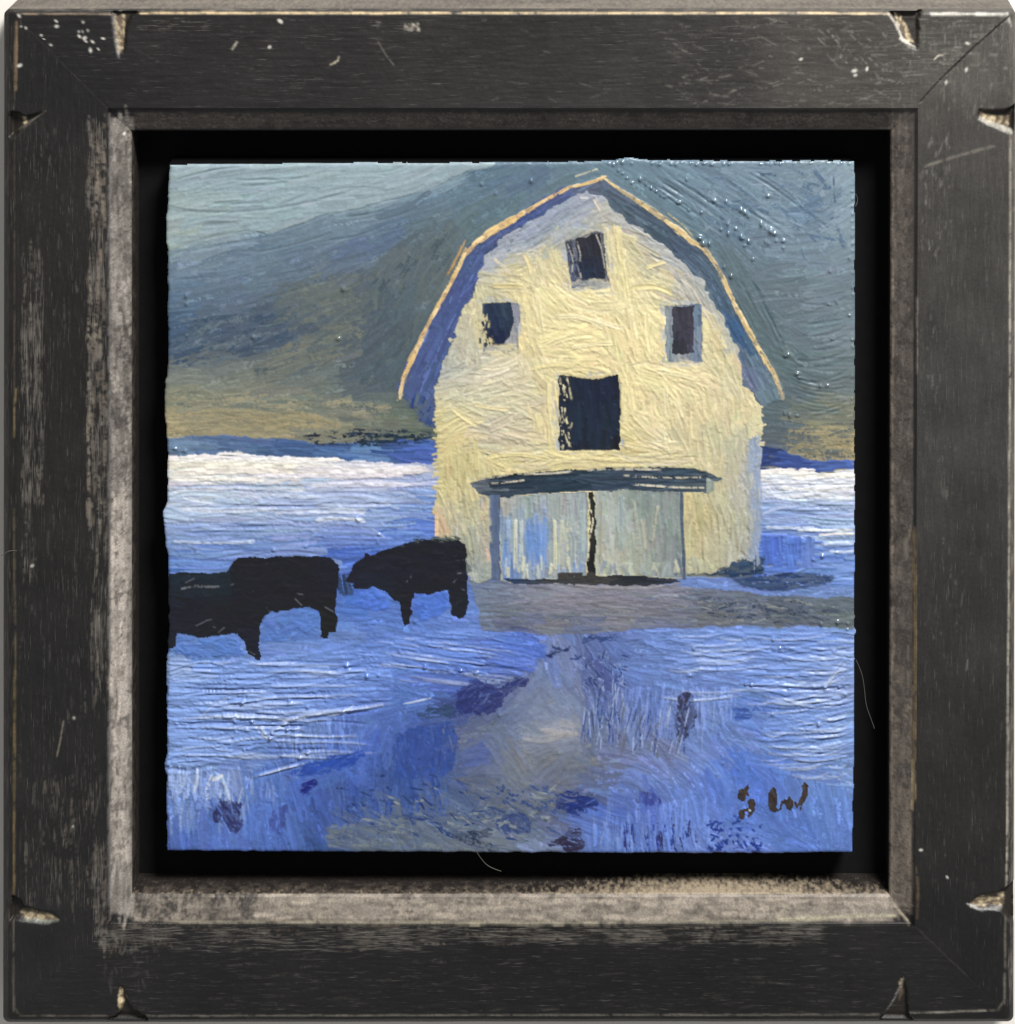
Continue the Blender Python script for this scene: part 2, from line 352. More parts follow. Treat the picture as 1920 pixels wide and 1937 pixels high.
sn_c = colours(cv, [(320, 880, (246, 240, 228)), (380, 875, (244, 238, 230)), (450, 885, (242, 236, 226)), (560, 892, (240, 234, 228)), (660, 885, (238, 230, 232)), (740, 886, (232, 226, 234)), (800, 886, (196, 200, 226)), (330, 905, (240, 234, 224)), (430, 905, (238, 230, 226)),
    (330, 925, (180, 196, 230)), (460, 920, (186, 200, 232)), (600, 912, (180, 194, 230)), (700, 905, (206, 210, 232)), (790, 910, (150, 172, 222)), (340, 950, (182, 198, 230)), (480, 950, (176, 192, 228)), (600, 945, (180, 196, 230)), (700, 945, (160, 180, 226)), (800, 945, (122, 150, 214)),
    (340, 972, (190, 204, 232)), (500, 970, (172, 190, 228)), (640, 972, (172, 188, 228)), (760, 980, (132, 158, 216)), (340, 1000, (142, 166, 216)), (480, 1000, (138, 160, 214)), (620, 1000, (130, 154, 212)), (760, 1005, (100, 132, 210)), (340, 1025, (140, 164, 216)), (480, 1030, (122, 148, 208)), (620, 1030, (108, 136, 204)), (700, 1040, (84, 116, 204)), (800, 1000, (96, 128, 210)),
    (340, 1055, (104, 136, 206)), (440, 1050, (100, 132, 204)), (600, 1050, (98, 126, 198)), (660, 1055, (70, 98, 194)), (340, 1078, (96, 130, 204)),
    (1450, 893, (246, 238, 228)), (1540, 900, (246, 240, 232)), (1605, 900, (240, 236, 232)), (1460, 915, (196, 206, 230)), (1560, 918, (206, 212, 230)), (1605, 930, (224, 226, 232)), (1470, 938, (210, 216, 234)), (1560, 940, (196, 206, 230)), (1460, 960, (140, 162, 216)), (1560, 965, (140, 162, 214)), (1605, 960, (160, 178, 220)),
    (1460, 985, (140, 164, 216)), (1560, 990, (142, 164, 214)), (1450, 1020, (88, 120, 204)), (1500, 1010, (130, 154, 214)), (1580, 1008, (186, 200, 230)), (1480, 1045, (92, 122, 206)), (1530, 1050, (100, 130, 206)), (1600, 1045, (124, 150, 210)), (1450, 1070, (92, 122, 204)), (1550, 1075, (112, 140, 206)), (1605, 1090, (128, 154, 212)),
    (1460, 1100, (108, 136, 204)), (1560, 1105, (112, 142, 212)), (1450, 1125, (120, 146, 206)), (1605, 1125, (122, 150, 212))])
sn_c = sn_c * (1 + sstep(915, 950, cv.Y)[..., None] * np.array([-0.10, -0.035, 0.0], np.float32))
fill(cv, snow, sn_c, 0.0, 420, (120, 260), (12, 26), jit=0.03, ridge=2.6, thick=1.2, streak=0.12, ajit=2, hue=0.012, taper=0.9, side=0.3)
fill(cv, snow, sn_c, 0.0, 420, (60, 170), (6, 13), jit=0.05, ridge=2.6, thick=1.2, streak=0.14, ajit=2.5, dry=0.25, taper=0.9, side=0.3)
labels[snow > 0.5] = 4
# long loaded strokes of cream and pale blue
for y, x0, x1, c, w in [(868, 345, 640, (250, 244, 236), 8), (880, 318, 560, (248, 240, 222), 13), (893, 330, 620, (244, 234, 222), 11), (886, 560, 815, (238, 230, 230), 12), (905, 318, 500, (247, 240, 230), 7), (899, 480, 760, (240, 232, 236), 6), (916, 590, 770, (226, 224, 236), 6), (922, 330, 470, (196, 208, 234), 6),
                        (938, 420, 600, (196, 208, 236), 6), (961, 340, 520, (206, 216, 236), 8), (968, 520, 690, (204, 214, 238), 9), (984, 600, 690, (214, 222, 240), 7), (1022, 330, 480, (176, 194, 230), 6), (952, 600, 740, (190, 204, 234), 7),
                        (893, 1436, 1540, (250, 244, 236), 9), (899, 1500, 1614, (250, 244, 234), 9), (912, 1450, 1612, (226, 228, 234), 8), (924, 1480, 1612, (236, 234, 234), 7), (938, 1470, 1610, (230, 232, 238), 10), (930, 1440, 1500, (206, 216, 236), 8), (1003, 1510, 1612, (226, 232, 240), 5), (1011, 1550, 1614, (244, 240, 234), 5), (998, 1450, 1540, (190, 204, 234), 5), (1028, 1560, 1612, (188, 204, 234), 4), (1040, 1570, 1614, (190, 206, 236), 4)]:
    path_stroke(cv, arc(x0, y + RNG.uniform(-2, 2), x1, y + RNG.uniform(-2, 2), RNG.uniform(-4, 4)), w * 1.15, pc(*c), thick=1.6, ridge=2.0, streak=0.05, side=0.5, keep=0.4, taper=0.9, dry=0.12, gr=0.25)
grooves([arc(x, y, x + l, y + RNG.uniform(-5, 5), RNG.uniform(-5, 5)) for x, y, l in [(RNG.uniform(320, 640), RNG.uniform(912, 1040), RNG.uniform(80, 220)) for _ in range(34)]], 3.4, 3.0, pc(96, 118, 184), 0.3)
grooves([arc(x, y, min(1612, x + l), y + RNG.uniform(-5, 5), RNG.uniform(-4, 4)) for x, y, l in [(RNG.uniform(1440, 1540), RNG.uniform(905, 1060), RNG.uniform(40, 130)) for _ in range(18)]], 3.0, 3.0, pc(104, 126, 190), 0.3)
# vertical comb of blue right of the barn
fill(cv, cv.poly([(1440, 1012), (1545, 1015), (1540, 1074), (1440, 1070)], soft=2), colours(cv, [(1450, 1030, (86, 116, 204)), (1500, 1040, (92, 124, 210)), (1540, 1050, (112, 140, 212))]), math.pi / 2, 46, (34, 60), (6, 11), ridge=2.4, thick=1.2, jit=0.06, ajit=2)

# --- foreground snow
fg = cv.poly([(290, 1085), (890, 1085), (1330, 1090), (1640, 1112), (1640, 1640), (290, 1640)], soft=1)
fg_c = colours(cv, [
    (330, 1215, (100, 134, 202)), (400, 1225, (96, 132, 204)), (550, 1190, (98, 132, 202)), (560, 1165, (88, 122, 198)), (655, 1150, (86, 118, 196)), (690, 1130, (78, 118, 208)), (720, 1160, (98, 128, 206)), (810, 1140, (82, 116, 208)), (820, 1175, (104, 136, 208)), (890, 1180, (112, 144, 216)),
    (340, 1260, (132, 160, 214)), (450, 1260, (122, 150, 210)), (560, 1240, (116, 146, 210)), (660, 1210, (112, 140, 206)), (760, 1210, (104, 134, 206)), (860, 1215, (102, 132, 206)), (960, 1210, (90, 120, 204)), (1010, 1225, (88, 118, 206)),
    (340, 1310, (124, 152, 210)), (450, 1320, (122, 150, 208)), (560, 1300, (120, 148, 210)), (680, 1280, (108, 138, 206)), (780, 1270, (98, 130, 206)), (880, 1260, (94, 126, 206)), (980, 1255, (84, 112, 202)),
    (340, 1370, (124, 152, 212)), (430, 1390, (116, 146, 208)), (520, 1370, (118, 146, 206)), (600, 1380, (112, 138, 198)), (700, 1350, (96, 124, 200)), (760, 1330, (94, 124, 200)), (840, 1300, (88, 112, 190)),
    (340, 1430, (128, 156, 214)), (430, 1440, (120, 146, 206)), (520, 1430, (104, 130, 196)), (620, 1430, (76, 106, 188)), (700, 1410, (82, 110, 196)), (770, 1380, (84, 112, 190)), (340, 1480, (140, 166, 218)), (430, 1490, (132, 158, 214)), (500, 1490, (94, 126, 204)), (560, 1480, (78, 108, 196)), (660, 1470, (76, 104, 184)),
    (340, 1540, (108, 138, 206)), (400, 1540, (86, 112, 184)), (480, 1540, (92, 124, 206)), (540, 1560, (92, 122, 200)), (600, 1540, (68, 92, 168)), (680, 1510, (62, 86, 160)), (740, 1450, (62, 84, 154)), (800, 1430, (64, 86, 158)), (840, 1400, (70, 94, 166)), (770, 1500, (66, 88, 152)), (850, 1480, (78, 98, 148)),
    (340, 1595, (84, 110, 190)), (420, 1595, (90, 118, 198)), (520, 1600, (84, 112, 190)), (600, 1600, (66, 88, 150)), (660, 1570, (96, 112, 140)), (700, 1590, (106, 120, 138)), (760, 1560, (104, 116, 136)), (840, 1560, (96, 110, 134)), (840, 1595, (114, 124, 134)), (930, 1590, (122, 128, 136)), (900, 1530, (86, 102, 144)), (980, 1545, (100, 108, 130)), (1000, 1600, (128, 142, 176)),
    (890, 1290, (66, 72, 138)), (880, 1330, (62, 70, 126)), (930, 1320, (70, 86, 150)), (960, 1340, (110, 122, 152)), (1000, 1310, (126, 132, 152)), (1030, 1340, (138, 144, 158)), (1050, 1385, (160, 156, 158)), (1010, 1390, (148, 150, 156)), (940, 1390, (116, 124, 144)), (1040, 1290, (120, 132, 164)), (1080, 1330, (138, 146, 166)), (1080, 1380, (158, 154, 156)),
    (880, 1400, (112, 116, 132)), (900, 1430, (88, 104, 164)), (960, 1440, (126, 126, 130)), (1000, 1440, (130, 130, 134)), (1040, 1430, (124, 122, 122)), (1090, 1440, (126, 124, 122)), (900, 1470, (104, 108, 124)), (980, 1480, (126, 126, 128)), (1060, 1480, (122, 120, 122)), (1110, 1470, (104, 110, 132)), (940, 1510, (104, 110, 126)), (1030, 1520, (96, 104, 134)), (1090, 1520, (64, 80, 148)),
    (1060, 1240, (124, 142, 196)), (1050, 1270, (116, 136, 194)), (1110, 1260, (92, 104, 156)), (1140, 1280, (82, 92, 144)), (1130, 1230, (100, 116, 172)), (1130, 1340, (92, 110, 166)), (1120, 1390, (104, 116, 150)), (1170, 1240, (96, 116, 182)), (1180, 1290, (102, 122, 190)), (1170, 1350, (104, 124, 188)), (1180, 1400, (112, 120, 152)),
    (1130, 1440, (116, 122, 152)), (1200, 1430, (122, 134, 184)), (1250, 1420, (120, 128, 172)), (1160, 1480, (104, 128, 196)), (1240, 1470, (118, 140, 206)), (1160, 1540, (86, 114, 196)), (1230, 1540, (88, 112, 194)), (1130, 1580, (100, 128, 202)), (1180, 1600, (104, 132, 204)), (1260, 1590, (100, 126, 200)), (1300, 1540, (104, 132, 206)),
    (1240, 1210, (112, 138, 202)), (1340, 1205, (118, 146, 208)), (1440, 1210, (112, 140, 204)), (1560, 1205, (110, 138, 204)), (1605, 1220, (132, 160, 214)), (1230, 1270, (112, 140, 206)), (1340, 1265, (118, 144, 206)), (1450, 1260, (118, 144, 204)), (1560, 1265, (126, 152, 208)), (1230, 1310, (106, 130, 196)), (1330, 1300, (118, 142, 208)), (1420, 1310, (106, 136, 204)), (1520, 1310, (122, 148, 206)), (1605, 1310, (128, 154, 210)),
    (1230, 1360, (104, 126, 190)), (1300, 1350, (98, 116, 172)), (1350, 1350, (106, 132, 196)), (1420, 1350, (96, 126, 200)), (1520, 1360, (116, 144, 204)), (1605, 1370, (122, 150, 208)), (1320, 1400, (124, 148, 214)), (1400, 1400, (120, 144, 206)), (1500, 1410, (112, 140, 198)), (1600, 1420, (120, 146, 200)),
    (1330, 1450, (118, 142, 212)), (1400, 1455, (86, 120, 208)), (1470, 1450, (94, 126, 206)), (1540, 1460, (112, 140, 202)), (1605, 1470, (126, 154, 208)), (1360, 1490, (94, 126, 210)), (1440, 1500, (90, 122, 208)), (1560, 1510, (104, 136, 208)), (1605, 1530, (108, 138, 208)), (1340, 1530, (104, 132, 208)), (1420, 1550, (94, 124, 204)), (1500, 1560, (92, 122, 198)), (1580, 1580, (100, 130, 204)), (1340, 1590, (112, 136, 206)), (1420, 1600, (108, 132, 204)), (1500, 1600, (96, 128, 204))])
_s = 1 - fg_c.min(-1) / fg_c.max(-1)
fg_c = fg_c * (1 + np.clip((0.6 - _s) / 0.3, 0, 1)[..., None] * np.array([-0.06, 0.0, 0.09], np.float32))
fg_a = angles(cv, [(330, 1240, 0), (500, 1260, 0), (650, 1230, -2), (780, 1240, 8), (900, 1250, 8), (1000, 1220, 6), (400, 1330, 0), (560, 1330, -3), (700, 1330, -8), (820, 1290, 4), (340, 1400, 4), (460, 1400, 2), (560, 1400, 85), (640, 1380, 85), (700, 1400, -70), (340, 1450, 6), (350, 1520, 88), (450, 1520, 80), (540, 1540, 80), (620, 1440, -18), (420, 1590, 85), (560, 1600, 75),
    (680, 1500, 85), (760, 1440, 88), (820, 1480, 85), (660, 1580, 5), (760, 1590, 60), (860, 1540, 20), (900, 1590, 10), (960, 1540, 30), (900, 1310, -30), (900, 1440, -20), (960, 1430, 60), (1040, 1450, -40), (1040, 1380, 0), (1000, 1310, -50), (1060, 1320, 40), (1060, 1250, 75), (1120, 1280, 70), (1130, 1350, 88), (1160, 1400, 82), (1220, 1350, 98), (1290, 1350, 92), (1340, 1340, 80), (1100, 1500, 8),
    (1180, 1440, 0), (1260, 1440, 35), (1150, 1540, 20), (1160, 1590, 90), (1230, 1560, 85), (1290, 1550, 84), (1340, 1590, 30), (1240, 1210, 2), (1360, 1210, 2), (1480, 1220, 6), (1600, 1220, -4), (1240, 1260, 4), (1340, 1270, 2), (1450, 1280, 4), (1560, 1270, -14), (1600, 1250, -50), (1430, 1310, 12), (1540, 1310, -3), (1420, 1350, 4), (1540, 1370, -4), (1450, 1390, 25), (1540, 1410, -6), (1380, 1420, 40), (1480, 1440, 8), (1600, 1450, 0), (1400, 1490, 85), (1480, 1510, 88), (1560, 1520, 86), (1600, 1580, 88), (1480, 1580, 20), (1400, 1570, 10)])
cv.col[fg > 0.5] = fg_c[fg > 0.5]
fill(cv, fg, fg_c, fg_a, 1500, (60, 150), (14, 28), jit=0.05, ridge=1.8, thick=1.0, streak=0.14)
fill(cv, fg, fg_c, fg_a, 3600, (36, 110), (10, 22), jit=0.06, hue=0.025, ridge=1.7, thick=1.0, streak=0.15, ajit=6, dry=0.22, side=0.35)
fill(cv, fg, fg_c * 1.3, fg_a, 1300, (14, 50), (4, 10), jit=0.1, hue=0.04, ridge=0.9, thick=0.8, ajit=12, dry=0.72, side=0.15)
fill(cv, fg, fg_c * 0.72, fg_a, 900, (14, 50), (4, 10), jit=0.1, hue=0.05, ridge=0.9, thick=0.6, ajit=12, dry=0.74, side=0.15)
labels[fg > 0.5] = 5
# thick horizontal impasto, left and right
def impasto(poly, n, ang, L, Wd, gain=1.12, ajit=5, dry=0.3):
    m = cv.poly(poly, True, 2)
    ys, xs = np.nonzero(m > 0.5)
    for p in RNG.integers(0, len(ys), n):
        j, i = ys[p], xs[p]
        stroke(cv, cv.X[j, i], cv.Y[j, i], math.radians(ang + RNG.normal(0, ajit)), RNG.uniform(*L), RNG.uniform(*Wd), fg_c[j, i] * RNG.uniform(0.9, 1.12) * gain + 0.006,
               curv=RNG.normal(0, 0.002), mask=m, thick=1.8, ridge=2.8, dry=dry, side=1.0, streak=0.16, keep=0.35, taper=0.5)
impasto([(318, 1245), (480, 1250), (640, 1225), (740, 1240), (740, 1330), (600, 1360), (520, 1400), (420, 1440), (318, 1450)], 230, -1, (50, 150), (10, 22), gain=1.14)
impasto([(740, 1190), (900, 1195), (1020, 1210), (1010, 1270), (930, 1290), (840, 1270), (740, 1280)], 80, 8, (50, 130), (5, 10))
impasto([(1220, 1190), (1616, 1192), (1616, 1310), (1480, 1320), (1360, 1290), (1220, 1250)], 150, 3, (40, 120), (4, 9), dry=0.4)
impasto([(1450, 1320), (1616, 1310), (1616, 1440), (1520, 1440), (1440, 1400)], 110, -5, (40, 110), (4, 9), dry=0.4)
impasto([(1170, 1300), (1390, 1300), (1390, 1370), (1250, 1400), (1170, 1400)], 120, 95, (30, 80), (3, 6), gain=1.2, dry=0.5, ajit=6)
impasto([(318, 1450), (430, 1450), (440, 1500), (400, 1530), (318, 1540)], 60, 95, (25, 60), (5, 10), gain=1.25, dry=0.45, ajit=8)
impasto([(1120, 1560), (1340, 1500), (1340, 1612), (1120, 1612)], 120, 88, (30, 80), (3, 7), gain=1.15, dry=0.5, ajit=5)
impasto([(540, 1370), (680, 1350), (690, 1420), (560, 1440)], 70, 86, (22, 50), (3, 7), gain=1.25, dry=0.5)
grooves([arc(x, y, x + l, y + RNG.uniform(-6, 6), RNG.uniform(-6, 6)) for x, y, l in [(RNG.uniform(320, 560), RNG.uniform(1250, 1430), RNG.uniform(80, 190)) for _ in range(34)]], 4.0, 3.0, pc(84, 108, 178), 0.3)
grooves([arc(x, y, x + l, y + l * 0.1, RNG.uniform(-6, 6)) for x, y, l in [(RNG.uniform(740, 900), RNG.uniform(1200, 1270), RNG.uniform(60, 130)) for _ in range(14)]], 3.0, 3.0, pc(74, 100, 178), 0.3)
grooves([arc(x, y, min(1613, x + l), y - l * 0.04, RNG.uniform(4, 14)) for x, y, l in [(RNG.uniform(1400, 1540), RNG.uniform(1215, 1440), RNG.uniform(60, 190)) for _ in range(30)]], 3.4, 3.0, pc(80, 106, 178), 0.3)
grooves([arc(x, y, x + RNG.uniform(-8, 8), y + l, RNG.uniform(-4, 4)) for x, y, l in [(RNG.uniform(1110, 1390), RNG.uniform(1290, 1350), RNG.uniform(30, 80)) for _ in range(34)]], 3.0, 2.6, pc(70, 84, 140), 0.35)

CW = pc(200, 214, 238)
crests([arc(x, y, x + l, y + RNG.uniform(-8, 8), RNG.uniform(-7, 7)) for x, y, l in [(RNG.uniform(318, 560), RNG.uniform(1245, 1440), RNG.uniform(60, 200)) for _ in range(46)]], 2.6, 2.2, CW, 0.35)
crests([arc(x, y, x + l, y + l * 0.12, RNG.uniform(-6, 6)) for x, y, l in [(RNG.uniform(700, 900), RNG.uniform(1200, 1285), RNG.uniform(50, 130)) for _ in range(26)]], 2.0, 2.0, CW, 0.3)
crests([arc(x, y, min(1614, x + l), y - l * 0.04, RNG.uniform(4, 14)) for x, y, l in [(RNG.uniform(1230, 1540), RNG.uniform(1200, 1330), RNG.uniform(60, 170)) for _ in range(40)]], 2.0, 2.0, CW, 0.34)
crests([arc(x, y, min(1614, x + l), y - l * 0.06, RNG.uniform(4, 18)) for x, y, l in [(RNG.uniform(1420, 1560), RNG.uniform(1310, 1460), RNG.uniform(50, 170)) for _ in range(34)]], 2.2, 2.0, CW, 0.4)
crests([arc(1612, 1238 + k * 9, 1560 - k * 4, 1310 + k * 3, RNG.uniform(4, 12)) for k in range(5)], 1.6, 1.8, CW, 0.35)
crests([arc(x, y, x + RNG.uniform(-14, 6), y + l, RNG.uniform(-6, 6)) for x, y, l in [(RNG.uniform(1110, 1390), RNG.uniform(1290, 1345), RNG.uniform(40, 90)) for _ in range(60)]], 1.6, 1.8, pc(150, 172, 222), 0.4)
crests([arc(x, y, x + RNG.uniform(-8, 8), y + l, RNG.uniform(-4, 4)) for x, y, l in [(RNG.uniform(1120, 1340), RNG.uniform(1500, 1570), RNG.uniform(24, 70)) for _ in range(50)]], 1.4, 1.8, pc(136, 164, 222), 0.4)
crests([arc(x, y, x + RNG.uniform(-12, 6), y + l, RNG.uniform(-4, 4)) for x, y, l in [(RNG.uniform(322, 520), RNG.uniform(1450, 1540), RNG.uniform(24, 70)) for _ in range(60)]], 1.4, 1.9, pc(160, 186, 228), 0.4)
crests([arc(x, y, x + RNG.uniform(-4, 16), y + l, RNG.uniform(-4, 4)) for x, y, l in [(RNG.uniform(540, 690), RNG.uniform(1360, 1400), RNG.uniform(20, 50)) for _ in range(36)]], 1.4, 1.9, pc(150, 174, 222), 0.4)
crests([arc(x, y, x + RNG.uniform(-6, 6), y + l, RNG.uniform(-4, 4)) for x, y, l in [(RNG.uniform(640, 860), RNG.uniform(1400, 1520), RNG.uniform(20, 60)) for _ in range(70)]], 1.0, 1.7, pc(104, 130, 190), 0.35)
crests([[(500, 1392), (530, 1372), (560, 1356), (620, 1346), (690, 1338), (740, 1330)]], 5.0, 3.2, pc(196, 210, 236), 0.55)
crests([[(478, 1364), (494, 1374), (505, 1392), (518, 1398)], [(476, 1470), (540, 1452), (590, 1440)]], 4.5, 3.0, pc(206, 218, 238), 0.6)
grooves([[(416, 1320), (440, 1332), (470, 1330), (500, 1326)], [(300, 1450), (360, 1458), (400, 1446), (440, 1450)], [(505, 1376), (520, 1362), (560, 1354)], [(1380, 1284), (1410, 1296), (1450, 1300), (1520, 1304), (1612, 1300)], [(1560, 1206), (1600, 1204)]], 6.0, 4.0, pc(84, 104, 168), 0.4)

# --- path in front of the doors
path = cv.poly([(884, 1094), (960, 1098), (1180, 1102), (1330, 1112), (1460, 1126), (1630, 1130), (1630, 1186), (1500, 1184), (1250, 1186), (1130, 1196), (1020, 1198), (910, 1188), (905, 1150)], soft=1)
pa_c = colours(cv, [(900, 1110, (110, 128, 160)), (900, 1160, (112, 130, 164)), (930, 1130, (116, 126, 146)), (1000, 1130, (138, 138, 152)), (1080, 1125, (142, 138, 146)), (1180, 1125, (138, 134, 142)), (1260, 1120, (140, 136, 146)), (1320, 1130, (112, 116, 134)), (1400, 1140, (108, 116, 136)), (1500, 1140, (98, 108, 126)), (1605, 1140, (100, 112, 120)),
    (960, 1165, (112, 116, 118)), (1050, 1165, (126, 124, 126)), (1150, 1160, (130, 128, 132)), (1250, 1160, (124, 122, 126)), (1350, 1165, (110, 112, 114)), (1480, 1165, (106, 110, 112)), (1605, 1170, (106, 114, 112)), (980, 1190, (92, 100, 150)), (1100, 1190, (104, 112, 140)), (1250, 1184, (112, 122, 156))])
pa_c = pa_c * np.array([1.02, 1.02, 1.08], np.float32)
fill(cv, path, pa_c, 0.02, 420, (40, 110), (7, 15), jit=0.05, ridge=1.6, thick=1.0)
fill(cv, path, pa_c, 0.03, 420, (24, 90), (3.5, 7), jit=0.09, ridge=1.8, thick=1.0, dry=0.35)
labels[path > 0.5] = 6
scumble([(1310, 1128), (1500, 1132), (1600, 1150), (1560, 1180), (1340, 1180)], [pc(62, 72, 96), pc(78, 86, 104), pc(136, 138, 138)], 130, 6, (12, 44), (3, 6), dry=0.55)
# dark shrub and blue shade at the right foot of the barn
scumble([(1330, 1082), (1350, 1064), (1400, 1054), (1445, 1056), (1440, 1085), (1380, 1094)], [pc(58, 74, 100), pc(74, 88, 108), pc(46, 60, 92)], 90, -5, (12, 40), (5, 9), dry=0.25, thick=1.4)
scumble([(1380, 1092), (1480, 1080), (1575, 1088), (1570, 1104), (1480, 1116), (1400, 1110)], [pc(66, 82, 116), pc(80, 96, 132), pc(52, 68, 112)], 80, 3, (24, 70), (4, 8), dry=0.35, thick=1.2)
# grey track running down the foreground, then the dark touches in it
track = cv.poly([(1000, 1285), (1045, 1278), (1095, 1330), (1105, 1410), (1130, 1490), (1060, 1500), (960, 1500), (880, 1480), (870, 1420), (930, 1380), (960, 1330)], soft=3)
fill(cv, track, fg_c * np.array([0.97, 1.0, 1.08], np.float32), fg_a, 300, (25, 70), (7, 16), jit=0.045, hue=0.012, ridge=1.1, thick=1.0, streak=0.08, ajit=14, alpha=0.8)
labels[track > 0.5] = 6
def dabs(lst):
    cv.warp(7.0, 22, 51)
    brk = fnoise(H_, W_, 5, 7, 77, 3)
    for pts, c, n, ang, L, Wd in lst:
        m = cv.poly(pts, True, 9)
        mm = sstep(0.30, 0.72, m + (0.30 * brk + 0.5 * (cv.grain - 0.5)) * (m > 0.02))
        base = (mm * 0.62)[..., None]
        tone = pc(*c) * (1 + 0.18 * brk[..., None])
        cv.col[:] = cv.col * (1 - base) + base * tone
        ys, xs = np.nonzero(m > 0.25)
        if len(ys) == 0: continue
        for p in RNG.integers(0, len(ys), n * 2):
            stroke(cv, cv.X[ys[p], xs[p]], cv.Y[ys[p], xs[p]], math.radians(ang + RNG.normal(0, 12)), RNG.uniform(*L), RNG.uniform(Wd[0] * 0.6, Wd[1] * 0.8), pc(*c) * RNG.uniform(0.75, 1.25), alpha=0.8, mask=mm, thick=0.7, ridge=1.2, dry=0.4, taper=0.8)
        for p in RNG.integers(0, len(ys), n // 2 + 2):      # neighbouring paint dragged back across
            j, i = ys[p], xs[p]
            jj, ii = min(H_ - 1, max(0, j + RNG.integers(-16, 17))), min(W_ - 1, max(0, i + RNG.integers(-16, 17)))
            stroke(cv, cv.X[j, i], cv.Y[j, i], math.radians(ang + RNG.normal(0, 20)), RNG.uniform(*L), RNG.uniform(2.5, 5), fg_c[jj, ii] * RNG.uniform(0.9, 1.2), alpha=0.8, thick=1.0, ridge=1.0, dry=0.6, taper=0.8)
dabs([
    ([(868, 1300), (895, 1285), (940, 1300), (985, 1278), (1000, 1282), (960, 1320), (930, 1350), (870, 1350), (857, 1335)], (56, 58, 116), 60, -20, (16, 44), (5, 10)),
    ([(776, 1350), (790, 1342), (855, 1336), (870, 1345), (850, 1356), (800, 1360)], (60, 76, 112), 14, -5, (24, 60), (6, 11)),
    ([(745, 1390), (790, 1375), (860, 1360), (868, 1420), (850, 1470), (750, 1480)], (60, 82, 156), 80, 88, (22, 60), (4, 9)),
    ([(548, 1460), (600, 1440), (690, 1417), (696, 1430), (620, 1462), (560, 1470)], (50, 80, 176), 34, -16, (24, 60), (4, 8)),
    ([(565, 1478), (605, 1468), (606, 1484), (580, 1503), (570, 1500)], (40, 44, 128), 16, -25, (12, 30), (5, 9)),
    ([(402, 1535), (425, 1515), (455, 1516), (458, 1560), (450, 1580), (425, 1560), (405, 1552)], (58, 56, 106), 26, 60, (14, 36), (6, 12)),
    ([(520, 1525), (545, 1520), (540, 1560), (515, 1580), (505, 1560)], (74, 88, 160), 14, 100, (20, 44), (5, 9)),
    ([(1277, 1316), (1312, 1312), (1312, 1350), (1306, 1385), (1290, 1408), (1278, 1380)], (64, 56, 92), 22, 90, (16, 40), (4, 9)),
    ([(1384, 1337), (1450, 1338), (1456, 1344), (1400, 1350), (1440, 1352), (1386, 1366)], (66, 92, 168), 16, -4, (22, 50), (3, 6)),
    ([(1050, 1500), (1070, 1490), (1100, 1502), (1135, 1505), (1130, 1522), (1080, 1530), (1110, 1545), (1050, 1530)], (38, 52, 120), 40, 10, (14, 44), (3, 7)),
    ([(1038, 1594), (1070, 1575), (1075, 1560), (1104, 1564), (1107, 1590), (1095, 1612), (1060, 1604)], (60, 46, 76), 26, 6, (18, 44), (5, 9)),
    ([(1210, 1495), (1240, 1490), (1246, 1520), (1215, 1530)], (66, 72, 150), 10, 80, (16, 36), (4, 8)),
    ([(1026, 1236), (1046, 1222), (1084, 1220), (1082, 1228), (1050, 1234), (1048, 1242), (1030, 1242)], (46, 52, 96), 14, 0, (10, 28), (3, 5)),
    ([(1100, 1206), (1170, 1196), (1170, 1206), (1110, 1214)], (56, 70, 120), 12, 2, (18, 44), (3, 5)),
    ([(840, 1570), (930, 1560), (935, 1580), (900, 1582), (955, 1605), (935, 1612), (880, 1590)], (52, 60, 88), 24, 15, (14, 34), (4, 8)),
    ([(930, 1540), (990, 1530), (1010, 1580), (950, 1575)], (58, 72, 128), 34, 25, (8, 24), (3, 6)),
])
scumble([(1332, 1552), (1400, 1540), (1440, 1560), (1442, 1612), (1336, 1612)], [pc(52, 74, 160), pc(46, 62, 140)], 90, 20, (6, 20), (3, 6), dry=0.4, ajit=40)
scumble([(690, 1545), (800, 1535), (900, 1520), (1040, 1530), (1040, 1600), (900, 1580), (740, 1600), (620, 1590)], [pc(58, 74, 122), pc(122, 132, 142), pc(84, 98, 132)], 200, 8, (12, 44), (3, 7), dry=0.6, ajit=18)
scumble([(620, 1560), (740, 1550), (830, 1570), (960, 1590), (960, 1610), (740, 1612), (620, 1600)], [pc(108, 118, 130), pc(116, 126, 134), pc(92, 106, 136)], 90, 8, (20, 70), (5, 10), dry=0.58, ajit=14, alpha=0.85)
scumble([(860, 1470), (1000, 1480), (1060, 1500), (1040, 1540), (900, 1530)], [pc(62, 80, 138), pc(112, 116, 124), pc(70, 84, 120)], 150, 24, (10, 30), (3, 6), dry=0.6, ajit=25)
scumble([(640, 1500), (740, 1460), (850, 1470), (840, 1540), (700, 1550), (640, 1560)], [pc(74, 100, 168), pc(56, 78, 150)], 150, 84, (16, 44), (3, 6), dry=0.6)
for k in range(46):
    x = RNG.uniform(1175, 1320); y = RNG.uniform(1560, 1604)
    stroke(cv, x, y, math.radians(88 + RNG.normal(0, 8)), RNG.uniform(14, 44), RNG.uniform(2.5, 5), [pc(60, 58, 118), pc(66, 54, 92), pc(54, 72, 150)][RNG.integers(3)], thick=0.4, ridge=0.8, dry=0.4, taper=0.9)
